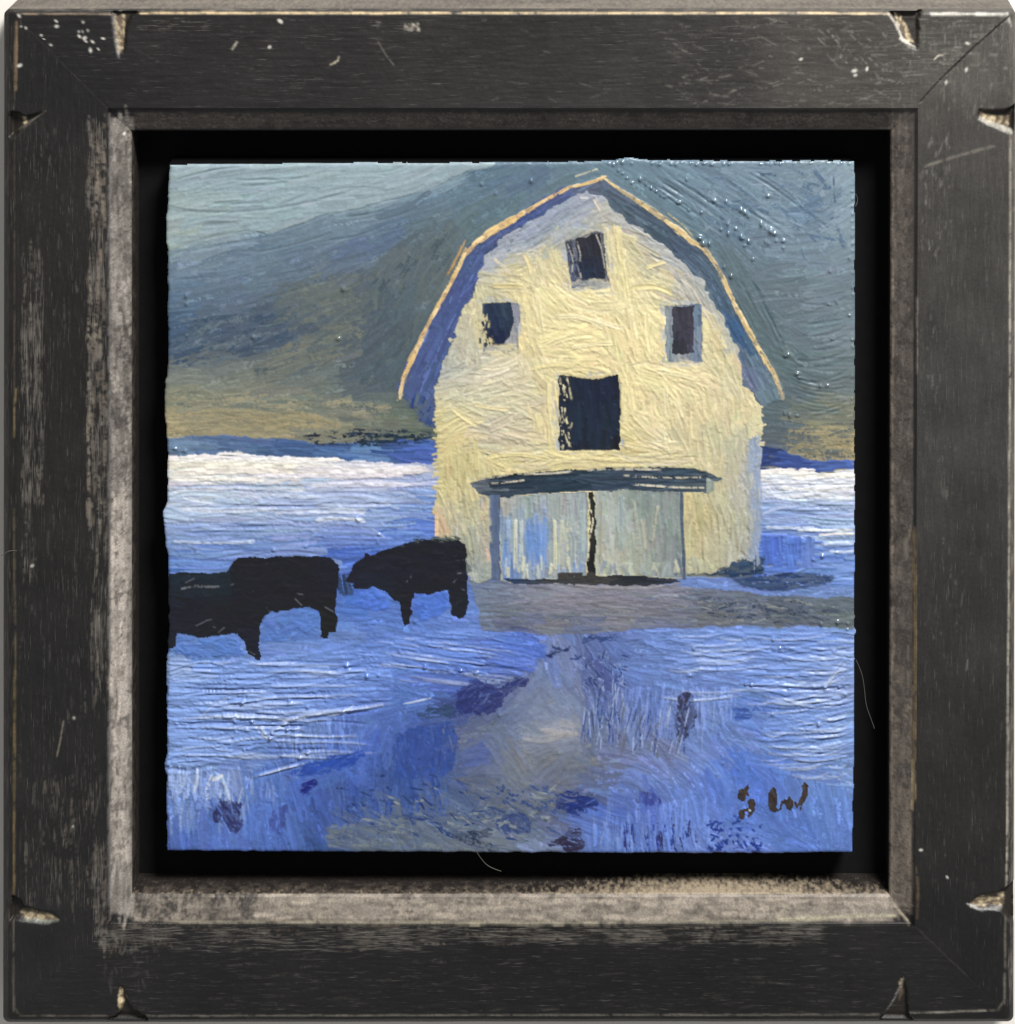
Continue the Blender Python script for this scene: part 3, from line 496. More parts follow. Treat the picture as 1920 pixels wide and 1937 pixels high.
for k in range(90):
    x, y = RNG.uniform(1085, 1185), RNG.uniform(1236, 1300)
    stroke(cv, x, y, math.radians(RNG.normal(40, 30)), RNG.uniform(8, 24), RNG.uniform(2, 4), [pc(52, 62, 112), pc(64, 76, 130), pc(130, 148, 198)][RNG.integers(3)], thick=0.5, ridge=0.8, dry=0.45, taper=0.9)
for k in range(60):
    x, y = RNG.uniform(1100, 1180), RNG.uniform(1290, 1390)
    stroke(cv, x, y, math.radians(RNG.normal(94, 7)), RNG.uniform(24, 60), RNG.uniform(2, 4.5), [pc(58, 72, 126), pc(70, 88, 148), pc(140, 160, 212)][RNG.integers(3)], thick=0.5, ridge=0.8, dry=0.5, taper=0.9)
for k in range(60):
    x, y = RNG.uniform(1170, 1300), RNG.uniform(1340, 1420)
    stroke(cv, x, y, math.radians(RNG.normal(100, 8)), RNG.uniform(24, 60), RNG.uniform(2, 4), [pc(74, 84, 136), pc(104, 108, 132), pc(150, 168, 214)][RNG.integers(3)], thick=0.5, ridge=0.8, dry=0.5, taper=0.9)
for k in range(120):
    x = RNG.uniform(640, 1060); y = 1530 + RNG.normal(0, 34)
    stroke(cv, x, y, math.radians(RNG.normal(14, 20)), RNG.uniform(8, 30), RNG.uniform(2, 5), [pc(46, 58, 112), pc(58, 72, 122), pc(138, 146, 152), pc(74, 92, 150)][RNG.integers(4)], thick=0.5, ridge=0.9, dry=0.42, taper=0.9)
# pale touches
for x, y, a, l, w, c in [(372, 1475, 100, 44, 8, (196, 210, 236)), (395, 1488, 105, 50, 9, (206, 216, 236)), (412, 1470, -25, 26, 9, (226, 230, 234)), (428, 1490, 70, 44, 7, (186, 206, 236)), (345, 1480, 100, 40, 9, (170, 192, 228)), (455, 1505, 100, 30, 5, (176, 196, 230)),
                         (497, 1385, 40, 50, 5, (214, 222, 240)), (560, 1355, -4, 130, 6, (190, 204, 234)), (640, 1346, -6, 60, 5, (196, 210, 236)), (438, 1323, -8, 120, 4, (170, 190, 228)), (1590, 1476, 6, 40, 8, (206, 220, 236)), (1060, 1385, 2, 70, 12, (170, 164, 160)), (1030, 1395, 4, 80, 12, (166, 162, 162)), (1075, 1368, 4, 46, 12, (160, 158, 160)),
                         (1032, 1440, -35, 50, 14, (132, 130, 132)), (975, 1430, 62, 80, 14, (130, 128, 130)), (995, 1425, 60, 70, 8, (140, 138, 140)), (790, 1325, -14, 50, 4, (200, 212, 236)), (920, 1282, 20, 60, 10, (156, 180, 226)), (830, 1268, 8, 60, 6, (150, 176, 226)), (1555, 1468, 2, 90, 5, (150, 174, 222)), (745, 1595, 0, 40, 6, (120, 130, 134)), (1005, 1606, 8, 60, 10, (128, 150, 202)), (1170, 1596, 88, 40, 8, (128, 156, 218)), (1150, 1590, 88, 46, 7, (120, 148, 212))]:
    stroke(cv, x, y, math.radians(a + RNG.normal(0, 5)), l * 1.1, w * (0.9 if min(c) > 165 else 1.2), pc(*c), alpha=0.8 if min(c) > 165 else 0.6, thick=1.6, ridge=1.8, side=0.7, keep=0.4, dry=0.34, taper=0.9, curv=RNG.normal(0, 0.004))

# --- barn: eaves bands, wall, openings
roofL = [(1139, 338), (1072, 354), (1025, 381), (976, 410), (931, 436), (897, 460), (876, 482), (864, 510), (850, 538), (828, 578), (805, 621), (785, 663), (763, 713), (752, 752), (790, 770), (806, 800), (823, 806), (824, 770), (822, 727), (841, 677), (859, 628), (881, 570), (899, 547), (913, 503), (917, 482), (944, 458), (996, 427), (1043, 393), (1104, 360), (1139, 374)]
roofR = [(1139, 338), (1170, 356), (1217, 386), (1264, 419), (1302, 449), (1336, 471), (1357, 500), (1376, 542), (1395, 582), (1416, 622), (1442, 667), (1470, 718), (1486, 757), (1455, 762), (1440, 770), (1426, 744), (1405, 723), (1403, 695), (1393, 657), (1379, 624), (1356, 587), (1337, 549), (1328, 528), (1300, 504), (1262, 469), (1215, 432), (1168, 400), (1120, 372)]
mRL, mRR = cv.poly(roofL, soft=1), cv.poly(roofR, soft=1)
cRL = colours(cv, [(1126, 352, (84, 92, 120)), (1070, 370, (70, 80, 130)), (1000, 408, (56, 70, 128)), (930, 450, (58, 66, 112)), (890, 490, (58, 74, 120)), (870, 540, (62, 72, 128)), (840, 610, (64, 78, 134)), (810, 670, (66, 82, 138)), (790, 730, (64, 78, 134)), (770, 750, (70, 84, 130)), (815, 780, (64, 78, 130))])
cRR = colours(cv, [(1140, 350, (84, 92, 116)), (1160, 385, (78, 90, 104)), (1220, 412, (70, 82, 96)), (1290, 470, (66, 78, 98)), (1340, 510, (76, 92, 110)), (1370, 570, (72, 92, 112)), (1400, 630, (60, 82, 114)), (1430, 690, (82, 102, 118)), (1460, 745, (96, 116, 128)), (1415, 710, (96, 104, 134))])
cRL = cRL * 0.93 + 0.07 * pc(150, 150, 160).astype(np.float32); cRL[..., 2] *= 0.92; cRL = cRL * 1.18 + 0.004; cRR = cRR * 1.28 + 0.004
aR = angles(cv, [(1100, 360, -28), (1000, 410, -32), (930, 445, -36), (890, 490, -60), (850, 570, -65), (800, 690, -64), (1170, 375, 34), (1250, 430, 36), (1310, 475, 40), (1350, 530, 62), (1400, 620, 62), (1450, 720, 64)])
fill(cv, mRL, cRL, aR, 380, (26, 80), (5, 12), jit=0.08, ridge=1.5, thick=1.2, ajit=3)
fill(cv, mRR, cRR, aR, 380, (26, 80), (5, 12), jit=0.08, ridge=1.5, thick=1.2, ajit=3)
labels[(mRL > 0.5) | (mRR > 0.5)] = 8
fill(cv, mRL, cRL * 1.45, aR, 60, (30, 110), (2, 4), jit=0.12, ridge=0.8, thick=1.0, ajit=3, dry=0.6, taper=0.9)
fill(cv, mRR, cRR * 1.3, aR, 60, (30, 110), (2, 4), jit=0.12, ridge=0.8, thick=1.0, ajit=3, dry=0.6, taper=0.9)
scumble([(755, 745), (800, 740), (822, 760), (822, 800), (800, 806)], [pc(66, 84, 130), pc(90, 104, 122), pc(54, 68, 124)], 40, -70, (12, 34), (4, 8), dry=0.4)

wallP = [(1139, 372), (1168, 402), (1215, 434), (1262, 471), (1300, 506), (1328, 530), (1337, 551), (1356, 589), (1379, 626), (1393, 659), (1403, 697), (1405, 725), (1428, 746), (1441, 779), (1441, 832), (1436, 900), (1434, 1060), (1400, 1062), (1350, 1078), (1330, 1085), (1297, 1088), (1290, 1096), (960, 1098), (922, 1099), (886, 1096), (884, 1060), (878, 1026), (831, 1018), (823, 1000), (823, 968), (831, 934), (833, 905), (826, 858), (821, 820), (821, 770), (823, 727), (841, 679), (859, 630), (881, 572), (899, 549), (913, 505), (920, 480), (944, 460), (996, 429), (1043, 395), (1104, 362)]
wall = cv.poly(wallP, soft=1)
wa_c = colours(cv, [(1120, 390, (178, 176, 178)), (1140, 400, (190, 182, 170)), (1090, 385, (150, 156, 178)), (1050, 405, (140, 152, 180)), (1080, 410, (166, 172, 178)), (1000, 440, (146, 156, 180)), (1030, 440, (172, 176, 174)), (950, 475, (150, 160, 178)), (930, 500, (190, 188, 172)), (1100, 425, (176, 176, 160)),
    (1190, 430, (178, 174, 164)), (1230, 460, (172, 170, 164)), (1270, 490, (172, 170, 166)), (1310, 520, (172, 172, 172)), (1340, 570, (180, 176, 170)), (1170, 450, (226, 210, 160)), (1200, 480, (212, 198, 154)), (1240, 500, (186, 180, 162)), (1290, 540, (186, 182, 168)), (1250, 520, (222, 206, 154)),
    (960, 510, (206, 194, 146)), (1000, 500, (216, 202, 156)), (1040, 480, (218, 204, 156)), (900, 560, (206, 196, 158)), (890, 600, (204, 194, 158)), (1000, 560, (228, 210, 158)), (1060, 560, (232, 216, 162)), (1120, 560, (232, 216, 164)), (1200, 560, (232, 216, 166)), (1180, 520, (222, 208, 156)),
    (870, 640, (186, 182, 160)), (850, 700, (176, 176, 166)), (900, 690, (196, 190, 170)), (950, 690, (222, 210, 180)), (990, 640, (226, 208, 154)), (1060, 640, (236, 220, 166)), (1130, 620, (236, 218, 164)), (1200, 640, (234, 216, 164)), (1240, 600, (234, 218, 166)), (1350, 620, (218, 204, 156)), (1370, 680, (216, 204, 158)), (1300, 720, (228, 212, 164)), (1240, 700, (234, 216, 164)), (1390, 720, (208, 198, 160)),
    (860, 740, (204, 198, 168)), (920, 750, (210, 202, 174)), (990, 750, (214, 204, 170)), (1040, 740, (222, 206, 154)), (1100, 690, (228, 210, 156)), (1190, 720, (230, 212, 160)), (1250, 780, (226, 210, 162)), (1330, 770, (222, 206, 160)), (1410, 760, (218, 204, 158)), (1430, 800, (220, 206, 162)),
    (840, 800, (216, 202, 150)), (880, 800, (214, 200, 154)), (930, 800, (204, 194, 170)), (980, 800, (204, 194, 164)), (1030, 800, (220, 204, 156)), (940, 840, (198, 188, 162)), (1000, 840, (204, 192, 160)), (850, 850, (216, 200, 144)), (880, 870, (210, 196, 142)), (1200, 800, (226, 210, 158)), (1190, 840, (214, 196, 140)), (1240, 830, (216, 204, 168)), (1300, 820, (214, 202, 160)), (1360, 820, (208, 198, 158)), (1420, 830, (206, 198, 160)),
    (850, 900, (208, 194, 138)), (900, 890, (216, 200, 146)), (960, 875, (222, 206, 150)), (1060, 872, (226, 210, 154)), (1150, 868, (222, 206, 152)), (1250, 872, (214, 202, 160)), (1310, 880, (210, 198, 156)), (1360, 890, (208, 196, 154)), (1390, 880, (194, 188, 164)), (1420, 900, (176, 178, 176)), (1432, 860, (150, 164, 190)),
    (850, 940, (204, 192, 146)), (890, 930, (206, 192, 146)), (845, 980, (188, 182, 154)), (890, 980, (190, 184, 154)), (850, 1015, (180, 178, 156)), (900, 1030, (174, 174, 154)), (905, 1080, (160, 166, 160)), (890, 1085, (172, 172, 156)), (827, 990, (214, 180, 140)),
    (1300, 950, (202, 188, 140)), (1330, 980, (194, 180, 134)), (1310, 1040, (198, 186, 142)), (1370, 950, (196, 188, 156)), (1400, 960, (188, 184, 162)), (1370, 1020, (188, 182, 154)), (1400, 1030, (182, 178, 156)), (1428, 960, (160, 170, 186)), (1428, 1040, (150, 162, 184)), (1300, 1075, (176, 176, 160)), (1340, 1060, (188, 182, 150))])
wa_c = wa_c.copy()
_gz = np.maximum.reduce([1.15 - np.abs((cv.Y - (440 - 0.56 * (cv.X - 1010))) / 46) - 0.4 * (cv.X > 1150) - 9 * (cv.X < 905), 1.05 - np.abs((cv.Y - (452 + 0.72 * (cv.X - 1240))) / 40) - 9 * (cv.X < 1150) - 9 * (cv.X > 1350), 1.0 - np.abs((cv.X - (1345 + 0.42 * (cv.Y - 560))) / 18) - 9 * (cv.Y < 540) - 9 * (cv.Y > 680)])
_gz = (np.clip(_gz, 0, 1) * 0.75)[..., None]
wa_c = wa_c * (1 - _gz) + _gz * np.where((cv.X < 1130)[..., None], pc(150, 158, 176), pc(170, 172, 172)).astype(np.float32)
wa_a = angles(cv, [(1100, 385, -28), (1000, 440, -30), (940, 480, -28), (1070, 420, -30), (1200, 440, 20), (1260, 490, 25), (1310, 530, 50), (1340, 580, 58), (960, 520, 5), (1040, 500, 70), (1010, 560, 80), (900, 580, 85), (880, 650, 80), (1060, 580, 30), (1120, 580, 5), (1160, 480, 85), (1190, 560, 80), (1180, 640, 80), (1060, 640, -8), (1100, 680, 0), (1000, 680, 85), (930, 690, -12), (900, 730, -20), (980, 750, 5), (1240, 560, 10), (1240, 640, 85), (1350, 640, 75), (1300, 700, 15), (1240, 710, 20), (1380, 700, 65), (1200, 760, 88), (1280, 780, 85), (1350, 770, 88), (1420, 790, 85), (1230, 810, 30),
    (860, 780, -20), (850, 830, -35), (900, 780, 30), (960, 800, 0), (860, 880, 88), (900, 900, 85), (1040, 780, 88), (950, 850, 5), (1000, 870, 0), (1100, 868, 0), (1200, 868, 0), (1280, 870, 0), (1330, 840, 85), (1380, 880, 88), (860, 960, 80), (900, 1000, 75), (890, 1070, 88), (1320, 980, 90), (1380, 980, 90), (1420, 1000, 90), (1320, 1060, 88)])
cv.col[wall > 0.5] = wa_c[wall > 0.5]
wa_c = wa_c * 1.035
fill(cv, wall, wa_c, wa_a, 700, (36, 90), (14, 30), jit=0.03, hue=0.012, ridge=1.7, thick=1.8, streak=0.06, side=0.9, keep=0.2)
fill(cv, wall, wa_c, wa_a, 1500, (22, 74), (10, 22), jit=0.045, hue=0.02, ridge=1.5, thick=1.6, streak=0.08, side=0.8, ajit=12, dry=0.22)
fill(cv, wall, wa_c * 1.08, wa_a, 500, (16, 60), (5, 12), jit=0.05, hue=0.02, ridge=1.4, thick=1.6, ajit=20, dry=0.6, side=0.4)
fill(cv, wall, wa_c * 0.84, wa_a, 420, (12, 50), (4, 10), jit=0.08, hue=0.03, ridge=1.0, thick=1.0, ajit=20, dry=0.72, side=0.2)
labels[wall > 0.5] = 9
# ragged fringe of wall paint dragged over the left and right edges
for k in range(34):
    y = RNG.uniform(770, 930)
    stroke(cv, 829 + RNG.uniform(-3, 6), y, math.radians(RNG.uniform(-25, 20)), RNG.uniform(12, 26), RNG.uniform(3, 5), pc(214, 200, 146) * RNG.uniform(0.85, 1.1), thick=1.8, ridge=1.2, side=0.8)
for k in range(11):
    y = RNG.uniform(760, 845)
    stroke(cv, 1438 + RNG.uniform(-4, 4), y, math.radians(RNG.uniform(-30, 30)), RNG.uniform(10, 20), RNG.uniform(3, 5), pc(218, 206, 166) * RNG.uniform(0.85, 1.1), thick=1.6, ridge=1.2, side=0.8)
stroke(cv, 826, 990, math.pi / 2, 48, 7, pc(232, 196, 156), thick=1.5)
for k in range(60):
    y = RNG.uniform(835, 1062)
    stroke(cv, RNG.uniform(1421, 1440), y, math.pi / 2 + RNG.normal(0, 0.08), RNG.uniform(20, 60), RNG.uniform(3, 7), pc(150, 166, 196) * RNG.uniform(0.85, 1.15), alpha=0.75, thick=1.0, ridge=1.0, side=0.2, dry=0.4, taper=0.8)
for wx, wy, ww, wh in ((1110, 488, 84, 112), (948, 616, 72, 98), (1292, 628, 72, 112), (1114, 782, 122, 148)):
    for k in range(40):
        t_ = RNG.integers(4); f_ = RNG.uniform(-0.5, 0.5)
        x, y, a_ = [(wx - ww / 2, wy + f_ * wh, 90), (wx + ww / 2, wy + f_ * wh, 90), (wx + f_ * ww, wy - wh / 2, 0), (wx + f_ * ww, wy + wh / 2, 0)][t_]
        stroke(cv, x + RNG.normal(0, 4), y + RNG.normal(0, 4), math.radians(a_ + RNG.normal(0, 8)), RNG.uniform(14, 40), RNG.uniform(3, 7), [pc(180, 182, 186), pc(196, 190, 170), pc(160, 170, 186)][RNG.integers(3)], alpha=0.6, thick=1.0, ridge=1.0, side=0.3, dry=0.45, taper=0.8)
# loaded cream touches on the sunlit wall
for x, y, a, l, w, c in [(1020, 590, 82, 90, 9, (240, 226, 176)), (1000, 610, 84, 70, 7, (238, 222, 170)), (1080, 556, 32, 80, 8, (242, 228, 182)), (1120, 586, 10, 80, 8, (242, 228, 180)), (1100, 604, 14, 90, 7, (244, 230, 184)), (1150, 612, 20, 60, 7, (246, 232, 190)), (1080, 640, -10, 90, 8, (240, 226, 172)), (1120, 652, -6, 80, 6, (240, 224, 176)), (1180, 520, 82, 90, 8, (238, 224, 168)), (1200, 600, 80, 90, 9, (244, 230, 178)), (1225, 630, 84, 80, 8, (242, 228, 176)),
                         (950, 690, -14, 80, 8, (236, 224, 192)), (930, 706, -10, 70, 7, (232, 222, 196)), (1060, 694, 4, 110, 7, (232, 216, 160)), (1110, 698, 2, 90, 7, (236, 220, 166)), (1230, 690, 6, 80, 8, (240, 224, 176)), (1280, 708, 12, 80, 8, (240, 226, 178)), (1180, 760, 88, 90, 8, (236, 220, 166)), (1260, 760, 86, 60, 7, (240, 226, 180)), (1310, 800, 88, 60, 8, (232, 216, 168)), (1240, 500, -20, 40, 7, (232, 216, 164)), (1230, 545, 5, 90, 10, (232, 216, 160)),
                         (880, 790, 34, 60, 8, (236, 220, 166)), (850, 800, -30, 50, 8, (230, 214, 158)), (1040, 760, 86, 70, 8, (236, 220, 168)), (1040, 820, 88, 60, 8, (228, 212, 160)), (930, 770, 8, 70, 8, (232, 216, 170)), (900, 860, 88, 60, 7, (222, 206, 148)), (980, 862, 2, 120, 7, (232, 216, 158)), (1090, 861, -2, 130, 7, (236, 220, 164)), (1120, 872, 2, 140, 6, (226, 210, 160)), (1210, 862, 2, 120, 7, (228, 214, 172)), (1240, 874, 2, 130, 6, (222, 210, 176)), (1220, 848, 12, 80, 8, (232, 216, 166)),
                         (1340, 850, 86, 60, 8, (226, 212, 166)), (1000, 498, 70, 46, 8, (230, 214, 164)), (960, 540, 2, 60, 9, (222, 204, 152)), (1172, 460, 86, 70, 10, (232, 216, 164)), (1225, 470, 30, 60, 8, (196, 188, 164)), (1290, 530, 45, 70, 6, (198, 192, 184)), (1310, 550, 52, 70, 6, (206, 196, 178)), (1340, 600, 60, 60, 6, (214, 200, 170)), (1130, 385, 60, 30, 8, (206, 196, 182)), (1106, 372, 0, 22, 8, (198, 196, 200))]:
    stroke(cv, x, y, math.radians(a), l, w, pc(*c), thick=2.4, ridge=2.2, side=1.4, streak=0.05, curv=RNG.normal(0, 0.003), keep=0.15, dry=0.1)
grooves([arc(x, y, x + RNG.uniform(-10, 10), y + l, RNG.uniform(-3, 3)) for x, y, l in [(RNG.uniform(1290, 1420), RNG.uniform(930, 1000), RNG.uniform(40, 90)) for _ in range(26)]], 2.6, 2.6, pc(170, 156, 108), 0.35)
grooves([arc(x, y, x + RNG.uniform(-4, 16), y + l, RNG.uniform(-3, 3)) for x, y, l in [(RNG.uniform(836, 910), RNG.uniform(850, 1000), RNG.uniform(30, 80)) for _ in range(24)]], 2.6, 2.6, pc(164, 154, 112), 0.3)
grooves([arc(x, y, x + l, y - l * 0.55, RNG.uniform(-3, 3)) for x, y, l in [(RNG.uniform(940, 1060), RNG.uniform(440, 490), RNG.uniform(30, 90)) for _ in range(16)]], 2.2, 2.6, pc(116, 124, 140), 0.4)
grooves([arc(x, y, x + l, y + RNG.uniform(-3, 3), RNG.uniform(-3, 3)) for x, y, l in [(RNG.uniform(960, 1280), RNG.uniform(856, 880), RNG.uniform(40, 120)) for _ in range(12)]], 2.6, 2.6, pc(170, 150, 100), 0.3)
grooves([arc(x, y, x + l * 0.5, y + l, RNG.uniform(2, 8)) for x, y, l in [(RNG.uniform(1270, 1320), RNG.uniform(490, 540), RNG.uniform(40, 80)) for _ in range(10)]], 2.2, 2.6, pc(140, 144, 150), 0.35)

def opening(pts, cpts, n, ang, L, Wd, lab, jit=0.08, **kw):
    m = cv.poly(pts, True, 1)
    c = colours(cv, [(x, y, cc) for x, y, cc in cpts])
    cv.col[m > 0.5] = c[m > 0.5]
    fill(cv, m, c, math.radians(ang), n, L, Wd, jit=jit, thick=0.9, ridge=kw.pop('ridge', 1.4), ajit=kw.pop('ajit', 5), keep=0.25, **kw)
    if lab: labels[m > 0.5] = lab
    return m
cv.warp(2.4, 16, 31)
# upper window
opening([(1070, 460), (1128, 436), (1140, 441), (1152, 538), (1082, 545)], [(1080, 480, (120, 118, 124)), (1090, 530, (110, 116, 140)), (1120, 535, (160, 158, 152)), (1145, 500, (90, 88, 96))], 40, 80, (20, 50), (5, 9), 10)
opening([(1088, 452), (1134, 440), (1146, 526), (1097, 528)], [(1110, 460, (60, 54, 62)), (1120, 500, (52, 50, 64)), (1110, 520, (50, 54, 76))], 50, 82, (18, 50), (6, 12), 10)
scumble([(1068, 455), (1084, 455), (1098, 530), (1084, 540)], [pc(62, 62, 76), pc(82, 92, 128)], 26, 80, (14, 36), (4, 8), dry=0.3)
scumble([(1080, 530), (1152, 528), (1152, 546), (1080, 550)], [pc(160, 158, 152), pc(196, 186, 156)], 26, 0, (14, 40), (4, 7), dry=0.4)
for pts in [[(1092, 458), (1098, 480), (1096, 505), (1100, 530)], [(1074, 462), (1084, 490), (1082, 520)], [(1108, 448), (1120, 440)], [(1128, 444), (1138, 470), (1144, 505)]]:
    path_stroke(cv, pts, 2.6, pc(176, 170, 158), thick=1.2, ridge=0.8, dry=0.4, alpha=0.8)
# left window
opening([(914, 572), (982, 572), (982, 662), (914, 664)], [(930, 600, (80, 84, 104)), (976, 590, (150, 152, 164)), (975, 650, (164, 160, 160)), (930, 655, (150, 146, 140))], 40, 88, (18, 46), (5, 9), 10)
opening([(917, 574), (966, 573), (972, 600), (971, 614), (960, 640), (946, 656), (921, 657), (919, 620)], [(940, 600, (48, 54, 82)), (955, 590, (58, 70, 92)), (935, 640, (42, 44, 72))], 50, 80, (14, 40), (6, 11), 10)
scumble([(902, 600), (922, 590), (934, 664), (905, 670)], [pc(206, 192, 142), pc(60, 60, 66), pc(196, 184, 140)], 60, 85, (6, 16), (3, 6), dry=0.45)
scumble([(922, 656), (982, 650), (984, 672), (920, 674)], [pc(176, 172, 164), pc(206, 194, 156)], 34, 0, (14, 40), (4, 8), dry=0.35)
# right window
opening([(1258, 576), (1328, 576), (1328, 684), (1260, 686)], [(1264, 600, (150, 158, 164)), (1264, 660, (128, 142, 152)), (1320, 600, (112, 130, 156)), (1320, 670, (118, 132, 158)), (1290, 676, (160, 158, 158))], 60, 90, (24, 60), (4, 8), 10)
opening([(1272, 580), (1312, 580), (1312, 666), (1272, 668)], [(1290, 600, (72, 66, 76)), (1300, 640, (76, 70, 84)), (1285, 655, (58, 54, 62))], 44, 88, (18, 46), (6, 11), 10)
scumble([(1256, 684), (1310, 682), (1310, 690), (1258, 692)], [pc(232, 218, 180)], 10, 2, (20, 40), (4, 6), dry=0.3)
# loft opening
loft = opening([(1058, 710), (1080, 712), (1106, 717), (1140, 714), (1170, 709), (1173, 760), (1172, 852), (1058, 852)], [(1070, 740, (48, 48, 62)), (1110, 730, (44, 46, 68)), (1150, 740, (42, 44, 64)), (1110, 800, (46, 52, 74)), (1150, 820, (46, 52, 70)), (1100, 840, (46, 44, 58)), (1160, 845, (40, 38, 46))], 110, 89, (30, 90), (6, 13), 11, jit=0.1)
scumble([(1058, 715), (1080, 715), (1082, 848), (1058, 848)], [pc(226, 212, 172), pc(206, 196, 160), pc(50, 50, 64), pc(216, 204, 166)], 80, 88, (5, 18), (2, 3.6), dry=0.55, ajit=8)
path_stroke(cv, [(1058, 854), (1172, 853)], 4, pc(230, 214, 160), thick=2.0, ridge=1.2)
# sliding door lintel
lint = opening([(888, 914), (930, 902), (1000, 893), (1170, 885), (1290, 884), (1340, 893), (1366, 906), (1345, 910), (1336, 932), (1200, 926), (1056, 930), (1000, 934), (946, 941), (905, 933)], [(900, 918, (112, 116, 130)), (940, 925, (64, 74, 92)), (960, 905, (44, 54, 70)), (1060, 910, (50, 62, 78)), (1180, 905, (62, 74, 92)), (1300, 900, (62, 76, 94)), (1340, 915, (86, 100, 110))], 120, 0, (40, 120), (5, 11), 12, jit=0.12, ridge=2.2)
for pts in [arc(890, 905, 960, 898, 2), arc(980, 896, 1080, 891, 2), arc(1100, 889, 1250, 888, -2), arc(1180, 898, 1330, 902, 3), arc(930, 914, 990, 908, 1), arc(1200, 915, 1330, 922, 2)]:
    path_stroke(cv, pts, 3.4, pc(196, 188, 168), thick=1.6, ridge=1.2, dry=0.4)
stroke(cv, 1343, 918, math.pi / 2, 30, 15, pc(150, 158, 146), thick=2.2, ridge=1.6)
# door frame, doors, gap
opening([(924, 936), (946, 934), (946, 1098), (930, 1098)], [(935, 960, (92, 108, 142)), (938, 1020, (88, 104, 138)), (936, 1080, (96, 112, 148))], 60, 90, (20, 60), (4, 8), 9)
scumble([(906, 935), (926, 940), (932, 1060), (918, 1062)], [pc(206, 176, 160), pc(184, 176, 152), pc(170, 168, 160)], 34, 86, (14, 40), (3, 6), dry=0.35)
doorL = opening([(946, 940), (1000, 936), (1054, 931), (1112, 930), (1111, 1000), (1108, 1088), (1060, 1094), (1000, 1095), (952, 1098), (946, 1000)],
    [(955, 950, (186, 180, 164)), (1000, 955, (162, 172, 166)), (1060, 950, (170, 176, 168)), (1100, 960, (162, 172, 172)), (955, 1000, (130, 156, 190)), (975, 1020, (158, 172, 178)), (990, 970, (158, 170, 170)), (1004, 1020, (112, 146, 206)), (1028, 1020, (120, 150, 206)), (1045, 1020, (160, 174, 180)), (1070, 1010, (178, 182, 168)), (1095, 1010, (166, 176, 176)), (955, 1060, (108, 142, 204)), (980, 1060, (160, 176, 190)), (1060, 1060, (186, 186, 168)), (1100, 1060, (150, 168, 184)), (960, 1088, (110, 140, 196)), (1010, 1088, (140, 160, 186)), (1070, 1085, (146, 162, 180))], 260, 90, (26, 80), (4, 9), 13, jit=0.06, ridge=2.0, ajit=3)
for k in range(9):
    stroke(cv, 998 + k * 4.2, 1022 + RNG.normal(0, 3), math.pi / 2 + RNG.normal(0, 0.03), RNG.uniform(70, 96), RNG.uniform(4, 7), pc(112, 148, 210) * RNG.uniform(0.9, 1.25), alpha=0.75, thick=1.2, ridge=1.8, dry=0.2, taper=0.5)
for x, c in [(975, (206, 208, 190)), (986, (186, 196, 196)), (1050, (206, 204, 176)), (1062, (196, 198, 180)), (1075, (204, 202, 176)), (1090, (184, 190, 184)), (962, (150, 176, 214))]:
    stroke(cv, x, 1030, math.pi / 2 + RNG.normal(0, 0.02), 96, 7, pc(*c), thick=1.6, ridge=2.0, dry=0.25, side=1.0)
for k in range(26):
    stroke(cv, RNG.uniform(952, 1108), RNG.uniform(1062, 1086), math.radians(RNG.uniform(70, 110)), RNG.uniform(14, 34), RNG.uniform(3.5, 7), [pc(196, 204, 200), pc(130, 158, 206), pc(206, 204, 180), pc(160, 178, 206)][RNG.integers(4)], thick=1.8, ridge=1.6, side=1.0)
doorR = opening([(1127, 929), (1200, 926), (1290, 931), (1290, 1092), (1200, 1088), (1128, 1088)],
    [(1140, 940, (178, 182, 172)), (1140, 1000, (176, 182, 172)), (1170, 980, (178, 186, 180)), (1190, 1020, (178, 184, 174)), (1150, 1060, (188, 188, 170)), (1200, 950, (146, 156, 150)), (1230, 960, (136, 146, 144)), (1270, 960, (146, 154, 150)), (1225, 1010, (160, 162, 150)), (1260, 1020, (140, 150, 144)), (1280, 1050, (144, 152, 150)), (1210, 1050, (168, 170, 148)), (1250, 1070, (148, 156, 154)), (1180, 1080, (180, 180, 160)), (1285, 1085, (120, 134, 150))], 260, 90, (26, 80), (5, 12), 13, jit=0.05, ridge=1.4, ajit=5, streak=0.08)
for x, y, a, l, c in [(1205, 990, 82, 100, (176, 178, 160)), (1232, 980, 95, 90, (150, 158, 146)), (1240, 990, 98, 70, (176, 176, 156)), (1218, 1010, 84, 60, (182, 176, 156)), (1155, 990, 90, 100, (186, 190, 180)), (1175, 990, 91, 110, (156, 170, 170)), (1136, 1000, 90, 110, (170, 164, 142))]:
    stroke(cv, x, y, math.radians(a), l, 6, pc(*c), thick=1.4, ridge=1.8, dry=0.3, side=0.9)
for k in range(26):
    stroke(cv, RNG.uniform(1132, 1284), RNG.uniform(1066, 1086), math.radians(RNG.uniform(60, 120)), RNG.uniform(12, 30), RNG.uniform(4, 8), [pc(190, 192, 172), pc(164, 174, 172), pc(196, 194, 172), pc(140, 156, 176)][RNG.integers(4)] * (0.85 if RNG.random() < 0.4 else 1), alpha=0.75, thick=1.5, ridge=1.6, side=1.0, dry=0.2)
opening([(1113, 930), (1123, 929), (1127, 990), (1126, 1088), (1113, 1090), (1112, 1040), (1117, 990)], [(1120, 950, (50, 48, 48)), (1118, 1000, (62, 56, 50)), (1120, 1060, (42, 40, 40))], 34, 90, (16, 44), (4, 8), 14)
path_stroke(cv, [(1114, 945), (1122, 985), (1115, 1020), (1112, 1060)], 2.6, pc(214, 204, 176), thick=1.0, dry=0.45)
